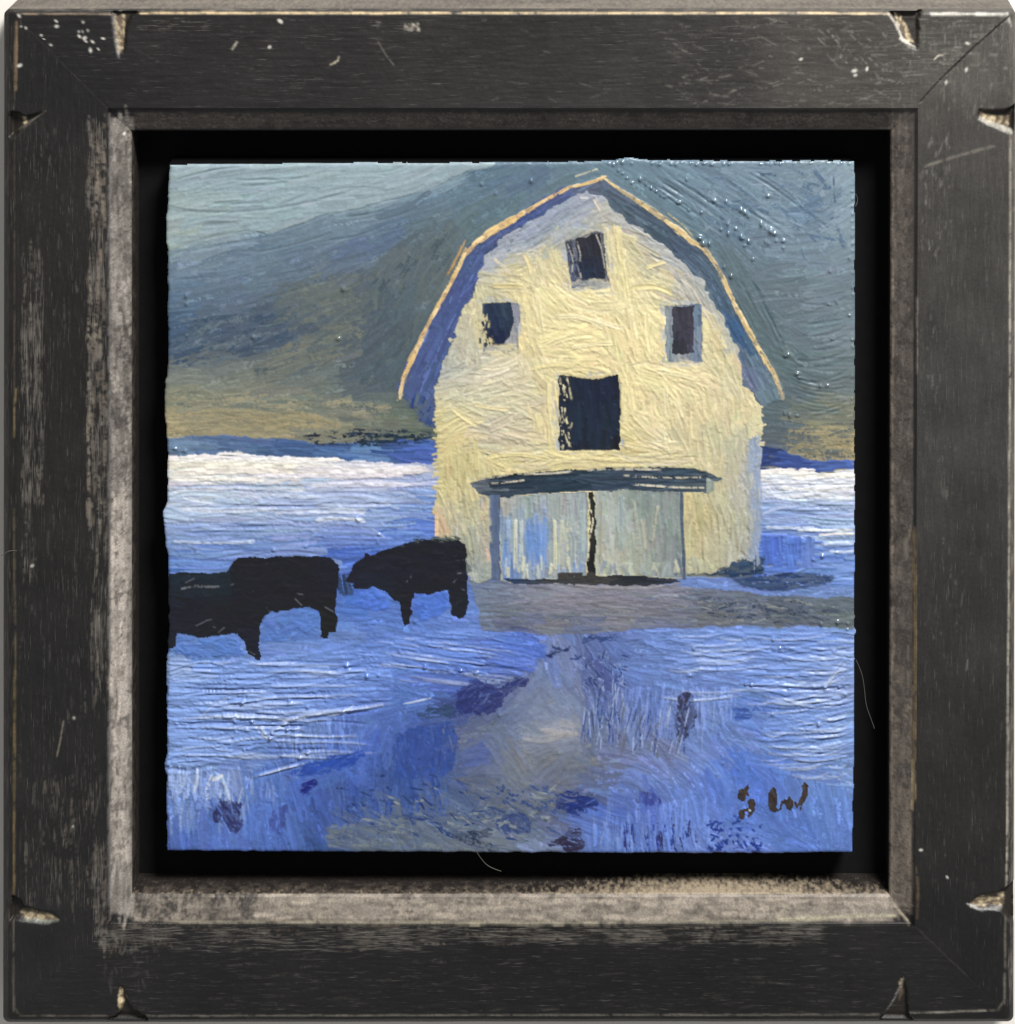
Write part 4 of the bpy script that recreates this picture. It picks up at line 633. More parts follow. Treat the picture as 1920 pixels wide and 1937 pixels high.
path_stroke(cv, [(1289, 930), (1290, 990), (1293, 1050), (1294, 1094)], 6, pc(84, 100, 122), thick=0.8, ridge=1.2)
opening([(950, 1094), (1060, 1096), (1110, 1086), (1130, 1090), (1180, 1088), (1270, 1094), (1290, 1100), (1230, 1108), (1130, 1106), (1040, 1104), (970, 1104)], [(970, 1098, (52, 62, 92)), (1060, 1096, (72, 70, 72)), (1130, 1098, (72, 66, 64)), (1200, 1098, (52, 50, 54)), (1260, 1098, (60, 60, 74))], 60, 1, (24, 70), (4, 8), 14)
for k in range(5):
    stroke(cv, RNG.uniform(1060, 1120), 1089, 0, 18, 14, pc(72, 66, 62) * RNG.uniform(0.8, 1.2), thick=1.2)
path_stroke(cv, arc(1090, 1106, 1290, 1102, 8), 4, pc(156, 150, 156), thick=1.6, ridge=1.2, dry=0.2)

# gold light along the eaves
gl = [(1140, 335), (1126, 341), (1072, 356), (1025, 382), (976, 411), (931, 437), (897, 462), (877, 482), (866, 509), (852, 536), (830, 576), (807, 619), (787, 661), (765, 711), (756, 750)]
gr = [(1140, 335), (1170, 357), (1217, 387), (1264, 420), (1302, 451), (1334, 473), (1355, 501), (1374, 542), (1393, 582), (1414, 622), (1440, 667), (1466, 712), (1480, 752)]
def gold(pts, wid, cols):
    P = np.asarray(pts, float); seg = np.hypot(*np.diff(P, axis=0).T); t = np.concatenate([[0], np.cumsum(seg)])
    for rep in range(2):
        q = np.arange(6, t[-1], 9.0) + RNG.uniform(-3, 3)
        for v in q:
            x, y = np.interp(v, t, P[:, 0]), np.interp(v, t, P[:, 1])
            x2, y2 = np.interp(v + 6, t, P[:, 0]), np.interp(v + 6, t, P[:, 1])
            w = np.interp(v / t[-1], np.linspace(0, 1, len(wid)), wid)
            c = cols[RNG.integers(len(cols))]
            stroke(cv, x + RNG.normal(0, 0.8), y + RNG.normal(0, 0.8), math.atan2(y2 - y, x2 - x) + RNG.normal(0, 0.06), RNG.uniform(16, 32), w * RNG.uniform(0.7, 1.1), pc(*c) * RNG.uniform(0.92, 1.06), thick=1.8, ridge=1.4, streak=0.2, side=0.6, keep=0.2, dry=0.34, taper=0.6)
before = cv.col.copy()
gold(gl, [4, 4.5, 5.5, 7, 10, 14, 8, 7, 7, 7, 7.5, 9, 9, 6], [(226, 192, 132), (220, 184, 122), (236, 206, 152), (196, 162, 112)])
gold(gr, [4, 6, 9, 10, 11, 10, 8, 8, 8, 8, 9, 10, 9, 6], [(216, 190, 138), (208, 180, 128), (226, 202, 154), (180, 160, 122), (150, 140, 116)])
gm = np.abs(cv.col - before).sum(-1) > 0.10
labels[gm] = 15
for pts, w, c in [([(873, 466), (868, 480), (858, 500), (846, 520)], 4, (176, 136, 84)), ([(880, 455), (870, 478), (858, 496)], 3, (186, 150, 98)), ([(1264, 404), (1290, 424), (1310, 446)], 3, (176, 166, 130)), ([(760, 745), (752, 758)], 5, (206, 196, 160)), ([(1084, 335), (1128, 320)], 3, (190, 186, 160)), ([(1472, 725), (1484, 752)], 7, (170, 162, 140))]:
    path_stroke(cv, pts, w, pc(*c), thick=1.4, ridge=1.0, dry=0.3)

# --- cows
cv.warp(2.6, 12, 61)
cows = [
    ([(319, 1086), (345, 1080), (400, 1083), (427, 1081), (436, 1071), (452, 1064), (462, 1150), (455, 1198), (440, 1196), (400, 1203), (381, 1206), (350, 1198), (333, 1196), (331, 1224), (316, 1228), (314, 1150)], [(340, 1100, (42, 46, 52)), (400, 1100, (44, 48, 52)), (360, 1150, (46, 38, 46)), (420, 1170, (40, 34, 42))]),
    ([(436, 1074), (449, 1054), (500, 1053), (560, 1052), (624, 1053), (640, 1066), (641, 1100), (636, 1134), (637, 1180), (634, 1196), (620, 1198), (618, 1206), (608, 1206), (607, 1165), (600, 1152), (580, 1146), (540, 1154), (516, 1156), (500, 1164), (492, 1186), (492, 1250), (470, 1238), (462, 1215), (450, 1198), (440, 1150)], [(480, 1080, (36, 34, 44)), (560, 1090, (40, 34, 42)), (620, 1090, (38, 34, 46)), (480, 1160, (38, 34, 42)), (480, 1220, (46, 40, 48)), (620, 1170, (42, 32, 38))]),
    ([(660, 1088), (668, 1068), (686, 1056), (690, 1045), (700, 1050), (716, 1046), (740, 1036), (774, 1026), (807, 1020), (866, 1019), (880, 1030), (884, 1089), (886, 1145), (882, 1164), (870, 1171), (856, 1164), (852, 1132), (846, 1115), (826, 1122), (810, 1124), (786, 1121), (779, 1140), (777, 1180), (765, 1182), (758, 1158), (756, 1138), (740, 1128), (728, 1118), (708, 1110), (690, 1114), (672, 1112), (668, 1104), (655, 1102)], [(680, 1080, (36, 40, 50)), (720, 1070, (38, 36, 46)), (780, 1060, (36, 34, 46)), (850, 1050, (34, 34, 46)), (840, 1100, (40, 36, 44)), (770, 1150, (38, 36, 42)), (870, 1150, (44, 42, 46)), (700, 1095, (48, 44, 54))]),
]
# blue-grey smear between the cows
scumble([(636, 1084), (668, 1080), (672, 1122), (640, 1128)], [pc(52, 66, 100), pc(66, 82, 122), pc(44, 50, 70)], 24, 80, (12, 34), (5, 9), dry=0.3)
for k, (pts, cp) in enumerate(cows):
    m = opening(pts, [(x, y, (c[0] - 3, c[1], c[2] + 3)) for x, y, c in cp], 150, -5 if k else 0, (20, 60), (7, 15), 16 + k, jit=0.10, hue=0.05, ridge=1.1, ajit=22)
    ys, xs = np.nonzero(m > 0.5)
    for p in RNG.integers(0, len(ys), 10):
        stroke(cv, cv.X[ys[p], xs[p]], cv.Y[ys[p], xs[p]], RNG.uniform(-0.9, 0.9), RNG.uniform(8, 22), 2.5, pc(92, 88, 98), thick=0.8, ridge=0.6, dry=0.5, mask=m)
path_stroke(cv, [(345, 1113), (370, 1108), (400, 1110), (425, 1107)], 4, pc(104, 104, 110), thick=0.8, dry=0.45)
scumble([(774, 1018), (820, 1014), (870, 1014), (876, 1024), (790, 1028)], [pc(96, 104, 92), pc(60, 62, 62)], 24, 0, (10, 30), (3, 6), dry=0.5)
# blue paint cut back in under the bellies
for pts, c in [([(787, 1126), (812, 1128), (844, 1118), (850, 1134), (842, 1160), (800, 1172), (782, 1164)], (84, 120, 212)), ([(504, 1168), (540, 1160), (580, 1152), (602, 1160), (604, 1204), (560, 1214), (496, 1214), (496, 1190)], (94, 128, 202)),
               ([(680, 1120), (712, 1114), (732, 1130), (736, 1150), (700, 1156), (672, 1146)], (84, 122, 214)), ([(336, 1202), (380, 1210), (446, 1200), (458, 1222), (464, 1240), (400, 1242), (334, 1236)], (94, 130, 204))]:
    m = cv.poly(pts, True, 1)
    fill(cv, m, np.broadcast_to(pc(*c).astype(np.float32), cv.col.shape), -0.1, 44, (14, 44), (6, 12), jit=0.06, ridge=1.5, thick=1.6, ajit=25, side=1.0)
    labels[m > 0.5] = 5

# --- signature: two painted initials
def sg(pts): return [(1360 + x / 9.575, 1450 + y / 9.575) for x, y in pts]
sig = [sg([(345, 570), (342, 500), (355, 420), (400, 385), (440, 395), (480, 360), (525, 318), (548, 370), (518, 450), (552, 515), (520, 530), (482, 505), (474, 625), (400, 612)]),
       sg([(512, 650), (530, 590), (570, 572), (640, 582), (662, 660), (676, 690), (640, 712), (658, 765), (620, 830), (560, 890), (505, 918), (530, 850), (520, 790), (470, 800), (478, 860), (452, 950), (385, 952), (362, 880), (358, 805), (400, 765), (490, 748), (530, 730), (545, 700)]),
       sg([(885, 490), (930, 410), (985, 350), (1040, 395), (1048, 500), (1054, 640), (1038, 735), (1092, 772), (1100, 690), (1130, 620), (1190, 575), (1225, 590), (1272, 518), (1300, 560), (1345, 612), (1352, 690), (1330, 740), (1310, 786), (1270, 780), (1228, 760), (1205, 680), (1170, 660), (1140, 700), (1125, 780), (1060, 806), (980, 812), (925, 785), (892, 690)]),
       sg([(1368, 610), (1392, 630), (1425, 668), (1450, 590), (1490, 520), (1508, 430), (1500, 330), (1550, 262), (1590, 310), (1622, 338), (1600, 400), (1600, 520), (1560, 610), (1510, 680), (1475, 800), (1450, 790), (1478, 690), (1430, 700), (1440, 760), (1395, 720), (1372, 690)])]
for pts in sig:
    m = cv.poly(pts, False, 0)
    c = np.broadcast_to((lin((66, 54, 48)) * 0.6).astype(np.float32), cv.col.shape)
    cv.col[m > 0.5] = lin((58, 48, 44)) * 0.6
    cv.hgt[m > 0.5] += 1.0
    fill(cv, m, c, math.radians(80), 26, (8, 20), (3, 6), jit=0.35, hue=0.08, ridge=0.9, thick=1.2, ajit=25, keep=0.5, dry=0.3)
    labels[m > 0.5] = 20
stroke(cv, 1418.5, 1531.5, 0.3, 5, 3.4, pc(196, 206, 226), thick=1.2)

# --- beads of stiff paint that catch the light
bead = [(x, y, r) for x, y, r in [(1170, 322, 3), (1178, 328, 3), (1186, 336, 3), (1196, 345, 3), (1211, 339, 4), (1222, 347, 3), (1232, 355, 3), (1242, 361, 3), (1250, 367, 3), (1258, 372, 3), (1284, 382, 4), (1303, 397, 3), (1299, 339, 3), (1327, 401, 3), (1352, 379, 3), (1340, 379, 2), (1374, 380, 3), (1402, 397, 4), (1410, 402, 4), (1416, 408, 3), (1440, 424, 4), (1448, 430, 3), (1458, 436, 5), (1466, 441, 4), (1482, 455, 4), (1468, 455, 3), (1482, 468, 3), (1454, 460, 3), (1448, 456, 3), (1416, 456, 4), (1402, 447, 4), (1378, 441, 4), (1364, 434, 3), (1377, 423, 3), (1392, 432, 3), (1406, 450, 3), (1408, 464, 3), (1324, 449, 5), (1330, 460, 5), (1342, 460, 4), (1370, 505, 3), (1383, 522, 4), (1424, 490, 3), (1453, 370, 4), (1555, 392, 2),
                                  (1486, 672, 4), (1491, 670, 3), (1508, 706, 4), (1512, 714, 3), (1484, 781, 3), (1494, 785, 4), (1508, 786, 3), (1552, 729, 3), (1565, 729, 3), (1568, 575, 3), (1583, 571, 3), (1574, 640, 3), (1607, 596, 3), (1576, 636, 2), (1570, 512, 3), (1607, 488, 3)]]
for x in np.arange(1150, 1612, 8.5):
    if RNG.random() < 0.55: bead.append((x + RNG.uniform(-3, 3), 309 + RNG.uniform(-2, 2), RNG.uniform(2, 3.4)))
for y in np.arange(320, 860, 14):
    if RNG.random() < 0.6: bead.append((1613 + RNG.uniform(-1, 1), y, RNG.uniform(2, 3)))
for x, y in [(1553, 1178), (1583, 1178), (1605, 1180), (1604, 1191), (1400, 1289), (1410, 1293), (1420, 1295), (1493, 1305), (1560, 1298), (1588, 1298), (1600, 1312), (1550, 1369), (1553, 1417), (1462, 1209), (1475, 1224), (1577, 1228), (1313, 1224), (1306, 1275), (1357, 1262), (1366, 1445), (1356, 1463), (1462, 1350), (462, 1326), (584, 1338), (651, 1342), (655, 1260), (716, 1275), (693, 1275), (548, 1323), (617, 1324), (444, 1364), (478, 1362), (543, 1376), (516, 1384), (510, 1395), (571, 1415), (568, 1432), (555, 1440), (583, 1424), (803, 1257), (872, 1269), (902, 1270), (756, 1232), (908, 1347), (944, 1350), (330, 848), (350, 850), (680, 985), (674, 980), (520, 1040), (578, 1031), (716, 1010), (716, 1025), (1580, 1044), (1556, 1052), (1600, 1056), (1540, 1058), (353, 560), (352, 573), (478, 637), (640, 640), (650, 548), (877, 1062), (876, 1070), (1005, 343), (912, 347), (936, 367), (1032, 1547), (785, 1175), (528, 1570)]:
    bead.append((x + RNG.uniform(-2, 2), y + RNG.uniform(-2, 2), RNG.uniform(2.6, 4.2)))
gloss = np.zeros((H_, W_), np.float32)
for x, y, r in bead:
    i0, i1 = int((x - 9 - cv.x0) / cv.cell), int((x + 9 - cv.x0) / cv.cell) + 1
    j0, j1 = int((y - 9 - cv.y0) / cv.cell), int((y + 9 - cv.y0) / cv.cell) + 1
    if i0 < 0 or j0 < 0 or i1 >= W_ or j1 >= H_: continue
    r *= 1.0; q_ = RNG.uniform(0.7, 1.4)
    d = np.hypot((cv.X[j0:j1, i0:i1] - x) * q_, (cv.Y[j0:j1, i0:i1] - y) / q_) / r
    cv.hgt[j0:j1, i0:i1] += 1.5 * r * np.exp(-d * d * 1.1)
    gloss[j0:j1, i0:i1] = np.maximum(gloss[j0:j1, i0:i1], np.exp(-d * d * 0.5))

# fine tooth of the ground and bristle hair-lines
cv.hgt += 0.10 * fnoise(H_, W_, 2.2, 2.6, 901, 2)
cv.col *= (1 + 0.035 * fnoise(H_, W_, 2.0, 3.0, 902, 2))[..., None]
cv.col = np.clip(cv.col, 0.004, 0.84)
cv.hgt = np.clip(cv.hgt, -6, 14)
gain = cv.field([(x, y, g) for x, y, g in [(400, 360, 0.8), (700, 340, 0.7), (400, 560, 0.5), (600, 600, 0.45), (760, 620, 0.4), (400, 720, 0.5), (700, 760, 0.5), (1000, 340, 0.5), (1300, 380, 0.85), (1550, 380, 0.6), (1420, 560, 0.7), (1560, 660, 0.8), (1560, 820, 0.6),
    (450, 890, 0.7), (450, 980, 0.8), (700, 980, 0.6), (1540, 920, 0.9), (1540, 1010, 0.8), (400, 1060, 0.6), (1130, 420, 0.7), (960, 560, 0.7), (1130, 640, 0.85), (1300, 760, 0.9), (900, 800, 0.95), (1240, 830, 0.9), (880, 1000, 0.75), (1380, 980, 0.7), (1000, 1020, 0.8), (1200, 1020, 0.65),
    (400, 1140, 0.4), (560, 1100, 0.4), (800, 1080, 0.4), (1000, 1140, 0.55), (1400, 1150, 0.6), (560, 1190, 0.5), (400, 1290, 1.1), (500, 1380, 1.15), (360, 1430, 1.1), (700, 1290, 0.9), (900, 1240, 0.8), (900, 1340, 0.5), (1040, 1380, 0.35), (1000, 1460, 0.45), (800, 1450, 0.4), (600, 1500, 0.5), (380, 1510, 0.8), (420, 1580, 0.5), (700, 1580, 0.4), (900, 1580, 0.45),
    (1100, 1540, 0.5), (1200, 1340, 0.6), (1340, 1330, 0.65), (1300, 1440, 0.5), (1240, 1220, 0.6), (1480, 1240, 0.8), (1560, 1360, 0.95), (1440, 1480, 0.35), (1560, 1520, 0.4), (1230, 1570, 0.6), (1450, 1580, 0.4)]], 2.5)[..., 0]
low = cv.hgt
for r in range(3):
    low = blur(low, 8)
cv.hgt = low * 1.1 + (blur(cv.hgt, 1) * 0.7 + cv.hgt * 0.3 - low) * gain * 1.1
cv.col *= (1 + 0.10 * (cv.grain - 0.5) * 2 * np.clip(1.3 - gain, 0.3, 1))[..., None]

# ---------------------------------------------------------------- mesh writers
def grid_mesh(name, P, quads, col, extra=None, smooth=True, attr="gloss"):
    """P (n,3), quads (m,4), col (n,3)"""
    used, inv = np.unique(quads.ravel(), return_inverse=True)
    V = P[used].astype(np.float32); q = inv.reshape(-1, 4).astype(np.int32)
    me = bpy.data.meshes.new(name)
    me.vertices.add(len(V)); me.vertices.foreach_set("co", V.ravel())
    me.loops.add(q.size); me.loops.foreach_set("vertex_index", q.ravel())
    me.polygons.add(len(q)); me.polygons.foreach_set("loop_start", np.arange(0, q.size, 4, dtype=np.int32))
    me.polygons.foreach_set("loop_total", np.full(len(q), 4, np.int32))
    me.polygons.foreach_set("use_smooth", np.full(len(q), smooth, bool))
    a = me.color_attributes.new("pigment", 'FLOAT_COLOR', 'POINT')
    c4 = np.ones((len(V), 4), np.float32); c4[:, :3] = col[used]
    a.data.foreach_set("color", c4.ravel())
    if extra is not None:
        e = me.attributes.new(attr, 'FLOAT', 'POINT'); e.data.foreach_set("value", extra[used].astype(np.float32))
    me.update(); me.validate()
    return me

def link(name, me, mat, parent=None, label=None):
    o = bpy.data.objects.new(name, me)
    sc.collection.objects.link(o)
    if mat is not None: me.materials.append(mat)
    if parent is not None: o.parent = parent
    if label: o["label"] = label
    return o

def thing(name, label, cat, loc=(0, 0, 0)):
    o = bpy.data.objects.new(name, None)
    sc.collection.objects.link(o)
    o.empty_display_size = 0.02
    o.location = loc
    o["label"] = label; o["category"] = cat
    return o

def box_mesh(name, x0, y0, x1, y1, z0, z1, bevel=0.0):
    import bmesh
    bm = bmesh.new()
    vs = [bm.verts.new(W(x, y, z)) for z in (z0, z1) for x, y in ((x0, y0), (x1, y0), (x1, y1), (x0, y1))]
    for f in ((0, 1, 2, 3), (7, 6, 5, 4), (0, 4, 5, 1), (1, 5, 6, 2), (2, 6, 7, 3), (3, 7, 4, 0)):
        bm.faces.new([vs[i] for i in f])
    bmesh.ops.recalc_face_normals(bm, faces=bm.faces)
    if bevel: bmesh.ops.bevel(bm, geom=bm.edges[:], offset=bevel * S, segments=2, affect='EDGES')
    me = bpy.data.meshes.new(name); bm.to_mesh(me); bm.free()
    return me

# ---------------------------------------------------------------- materials
def new_mat(name):
    m = bpy.data.materials.new(name); m.use_nodes = True
    return m, m.node_tree, m.node_tree.nodes["Principled BSDF"]

mat_paint, nt, b = new_mat("oil_paint")
at = nt.nodes.new("ShaderNodeAttribute"); at.attribute_name = "pigment"
nt.links.new(at.outputs["Color"], b.inputs["Base Color"])
gl_ = nt.nodes.new("ShaderNodeAttribute"); gl_.attribute_name = "gloss"
mr = nt.nodes.new("ShaderNodeMapRange"); mr.inputs[1].default_value = 0; mr.inputs[2].default_value = 1; mr.inputs[3].default_value = 0.42; mr.inputs[4].default_value = 0.10
nt.links.new(gl_.outputs["Fac"], mr.inputs[0]); nt.links.new(mr.outputs[0], b.inputs["Roughness"])
tc = nt.nodes.new("ShaderNodeTexCoord"); nz = nt.nodes.new("ShaderNodeTexNoise")
nz.inputs["Scale"].default_value = 2600; nz.inputs["Detail"].default_value = 3
bp = nt.nodes.new("ShaderNodeBump"); bp.inputs["Strength"].default_value = 0.18; bp.inputs["Distance"].default_value = 0.0002
nt.links.new(tc.outputs["Object"], nz.inputs["Vector"]); nt.links.new(nz.outputs["Fac"], bp.inputs["Height"]); nt.links.new(bp.outputs[0], b.inputs["Normal"])
b.inputs["Specular IOR Level"].default_value = 0.5

def wood_mat(name, scale, mottle, fine, top):
    """black paint over wood: pigment from the mesh, hair scratches along the grain where the wear attribute is high"""
    m, nt, b = new_mat(name)
    N, Lk = nt.nodes, nt.links
    at = N.new("ShaderNodeAttribute"); at.attribute_name = "pigment"
    we = N.new("ShaderNodeAttribute"); we.attribute_name = "wear"
    tc = N.new("ShaderNodeTexCoord"); mp = N.new("ShaderNodeMapping"); mp.inputs["Scale"].default_value = scale
    Lk.new(tc.outputs["Object"], mp.inputs["Vector"])
    nz = N.new("ShaderNodeTexNoise"); nz.inputs["Scale"].default_value = 1.0; nz.inputs["Detail"].default_value = 5; nz.inputs["Roughness"].default_value = 0.62
    Lk.new(mp.outputs[0], nz.inputs["Vector"])
    ma = N.new("ShaderNodeMath"); ma.operation = 'MULTIPLY_ADD'; ma.inputs[1].default_value = 0.30
    Lk.new(we.outputs["Fac"], ma.inputs[0]); Lk.new(nz.outputs["Fac"], ma.inputs[2])
    mr = N.new("ShaderNodeMapRange"); mr.interpolation_type = 'SMOOTHSTEP'
    mr.inputs[1].default_value = 0.58; mr.inputs[2].default_value = 0.90; mr.inputs[3].default_value = 0; mr.inputs[4].default_value = top
    Lk.new(ma.outputs[0], mr.inputs[0])
    n2 = N.new("ShaderNodeTexNoise"); n2.inputs["Scale"].default_value = fine; n2.inputs["Detail"].default_value = 6; n2.inputs["Roughness"].default_value = 0.7
    Lk.new(tc.outputs["Object"], n2.inputs["Vector"])
    m2 = N.new("ShaderNodeMapRange"); m2.inputs[1].default_value = 0.3; m2.inputs[2].default_value = 0.7; m2.inputs[3].default_value = 1 - mottle; m2.inputs[4].default_value = 1 + mottle
    Lk.new(n2.outputs["Fac"], m2.inputs[0])
    mul = N.new("ShaderNodeMix"); mul.data_type = 'RGBA'; mul.blend_type = 'MULTIPLY'; mul.inputs["Factor"].default_value = 1; mul.clamp_result = False
    Lk.new(at.outputs["Color"], mul.inputs["A"]); Lk.new(m2.outputs[0], mul.inputs["B"])
    mx = N.new("ShaderNodeMix"); mx.data_type = 'RGBA'; mx.inputs["B"].default_value = (0.155, 0.138, 0.118, 1)
    Lk.new(mr.outputs[0], mx.inputs["Factor"]); Lk.new(mul.outputs["Result"], mx.inputs["A"])
    Lk.new(mx.outputs["Result"], b.inputs["Base Color"])
    bp = N.new("ShaderNodeBump"); bp.inputs["Strength"].default_value = 0.3; bp.inputs["Distance"].default_value = 0.0002
    Lk.new(n2.outputs["Fac"], bp.inputs["Height"]); Lk.new(bp.outputs[0], b.inputs["Normal"])
    b.inputs["Roughness"].default_value = 0.5; b.inputs["Specular IOR Level"].default_value = 0.35
    return m
SC = {"h": (220, 3400, 3400), "v": (3400, 3400, 220)}
mat_wood = {k: wood_mat("black_painted_wood_" + n, SC[k], 0.22, 2200, 0.75) for k, n in (("h", "long_grain"), ("v", "upright_grain"))}
mat_lip = {k: wood_mat("rubbed_lip_" + n, (1600, 1600, 1600), 0.34, 2200, 0.4) for k, n in (("h", "long_grain"), ("v", "upright_grain"))}

def flat_mat(name, c, rough, spec=0.3, noise=0.15, scale=60):
    m, nt, b = new_mat(name)
    tc = nt.nodes.new("ShaderNodeTexCoord"); nz = nt.nodes.new("ShaderNodeTexNoise"); nz.inputs["Scale"].default_value = scale; nz.inputs["Detail"].default_value = 5
    rp = nt.nodes.new("ShaderNodeValToRGB")
    c = np.asarray(c)
    rp.color_ramp.elements[0].color = (*(c * (1 - noise)), 1); rp.color_ramp.elements[1].color = (*np.minimum(1, c * (1 + noise)), 1)
    nt.links.new(tc.outputs["Object"], nz.inputs["Vector"]); nt.links.new(nz.outputs["Fac"], rp.inputs[0]); nt.links.new(rp.outputs[0], b.inputs["Base Color"])
    b.inputs["Roughness"].default_value = rough; b.inputs["Specular IOR Level"].default_value = spec
    return m
mat_wall = flat_mat("pale_plaster", (0.78, 0.73, 0.66), 0.8, 0.2, 0.04)
mat_black = flat_mat("matt_black_backing", (0.006, 0.006, 0.0065), 0.9, 0.1, 0.3, 400)
mat_panel = flat_mat("black_panel_edge", (0.004, 0.004, 0.0045), 0.9, 0.05, 0.3, 300)
mat_hair = flat_mat("pale_fibre", (0.11, 0.10, 0.085), 0.6, 0.3, 0.1)

# ---------------------------------------------------------------- wall behind
import bmesh
bm = bmesh.new()
for x, y in ((-4000, -4000), (6000, -4000), (6000, 6000), (-4000, 6000)):
    bm.verts.new(W(x, y, -DEPTH - 0.5))
bm.faces.new(bm.verts[:])
bmesh.ops.recalc_face_normals(bm, faces=bm.faces)
me = bpy.data.meshes.new("wall"); bm.to_mesh(me); bm.free()
o = link("wall", me, mat_wall); o["kind"] = "structure"

# ---------------------------------------------------------------- painting
ZP = -30.0
painting = thing("painting", "small square oil painting of a cream barn in blue snow, floating inside the frame", "painting", W(960, 968, -DEPTH + 4))
def to_local(P, ob): 
    return P - np.asarray(ob.location, np.float32)

edge = np.zeros((H_, W_), np.float32)
xl = np.interp(cv.Y[:, 0], [300, 330, 400, 470, 520, 690, 712, 722, 760, 800, 840, 950, 968, 1005, 1040, 1060, 1200, 1250, 1330, 1420, 1445, 1470, 1612], [319, 319, 315, 315, 317, 317, 316, 311, 309, 312, 316, 316, 308, 309, 315, 318, 318, 315, 314, 316, 311, 315, 315])
xr = np.interp(cv.Y[:, 0], [300, 700, 1185, 1195, 1203, 1440, 1612], [1617.5, 1617.5, 1617, 1621, 1617, 1616, 1612.5])
yt = np.interp(cv.X[0], [316, 480, 700, 960, 1120, 1160, 1190, 1225, 1400, 1560, 1617], [311, 309, 307, 306.5, 305, 302, 297, 302, 304, 303, 305])
yb = np.interp(cv.X[0], [316, 600, 900, 1250, 1500, 1613], [1610, 1612, 1613, 1614.5, 1614, 1612.5])
rag = np.random.default_rng(5)
def ragged(n, a): 
    return a * fnoise(1 + 2, n, 3, 9, int(rag.integers(1e6)), 3)[1]
xl = xl + ragged(H_, 1.6); xr = xr + ragged(H_, 0.9); yt = yt + ragged(W_, 0.9); yb = yb + ragged(W_, 1.0)
inside = (cv.X > xl[:, None]) & (cv.X < xr[:, None]) & (cv.Y > yt[None, :]) & (cv.Y < yb[None, :])
# distance to the edge, for the rounded paint lip
de = np.minimum(np.minimum(cv.X - xl[:, None], xr[:, None] - cv.X), np.minimum(cv.Y - yt[None, :], yb[None, :] - cv.Y))
hh = cv.hgt - 5.0 * np.exp(-np.clip(de, 0, 50) / 2.2)
ax, ay = at_depth(cv.X.astype(np.float64), cv.Y.astype(np.float64), ZP)
PV = np.stack([(ax - CX0) * S, -(ZP + hh) * S, (CY0 - ay) * S], -1).reshape(-1, 3)
PV = to_local(PV, painting)
idx = np.arange(H_ * W_).reshape(H_, W_)
Q = np.stack([idx[:-1, :-1], idx[1:, :-1], idx[1:, 1:], idx[:-1, 1:]], -1)
fin = inside[:-1, :-1] & inside[1:, :-1] & inside[1:, 1:] & inside[:-1, 1:]
# tidy the label map: majority in a 3x3 window keeps each passage in one piece
def majority(L, n):
    for _ in range(n):
        best = np.zeros(L.shape, np.float32); out = L.copy()
        for v in np.unique(L):
            s = blur((L == v).astype(np.float32), 2)
            t = s > best; out[t] = v; best[t] = s[t]
        L = out
    return L
labels = majority(labels, 2)
FL = labels[:-1, :-1]
CF, GF = cv.col.reshape(-1, 3), gloss.reshape(-1)
def passage(name, labs, parent, label=None, region=None):
    m = fin & np.isin(FL, labs)
    if region is not None: m = m & region[:-1, :-1]
    if not m.any(): return None
    return link(name, grid_mesh(name, PV, Q[m], CF, GF), mat_paint, parent, label)
passage("painted_hillside", [0, 1, 3], painting)
passage("painted_sky", [2], painting)
passage("painted_snow", [4, 5], painting)
passage("painted_path", [6], painting)
barn = passage("painted_barn", [9], painting)
passage("painted_roof", [8], barn)
passage("painted_roof_trim", [15], barn)
passage("painted_window", [10], barn, "small window high under the ridge", (cv.Y < 555))
passage("painted_window", [10], barn, "window on the left of the gable", (cv.Y >= 555) & (cv.X < 1100))
passage("painted_window", [10], barn, "window on the right of the gable", (cv.Y >= 555) & (cv.X >= 1100))
passage("painted_loft_door", [11], barn)
passage("painted_lintel", [12], barn)
passage("painted_door", [13], barn, "pale left leaf with a blue streak", cv.X < 1120)
passage("painted_door", [13], barn, "grey-green right leaf", cv.X >= 1120)
passage("painted_door_gap", [14], barn)
passage("painted_cow", [16], painting, "black cow cut off by the left edge")
passage("painted_cow", [17], painting, "black cow in the middle of the herd")
passage("painted_cow", [18], painting, "black cow nearest the barn, head to the left")
passage("signature", [20], painting, "dark painted initials S W")
x0, y0 = at_depth(319, 312, ZP - 6); x1, y1 = at_depth(1611, 1609, ZP - 6)
me = box_mesh("panel", x0, y0, x1, y1, -DEPTH + 5, ZP - 7)
me.transform(__import__('mathutils').Matrix.Translation(-painting.location))
link("panel", me, mat_panel, painting)

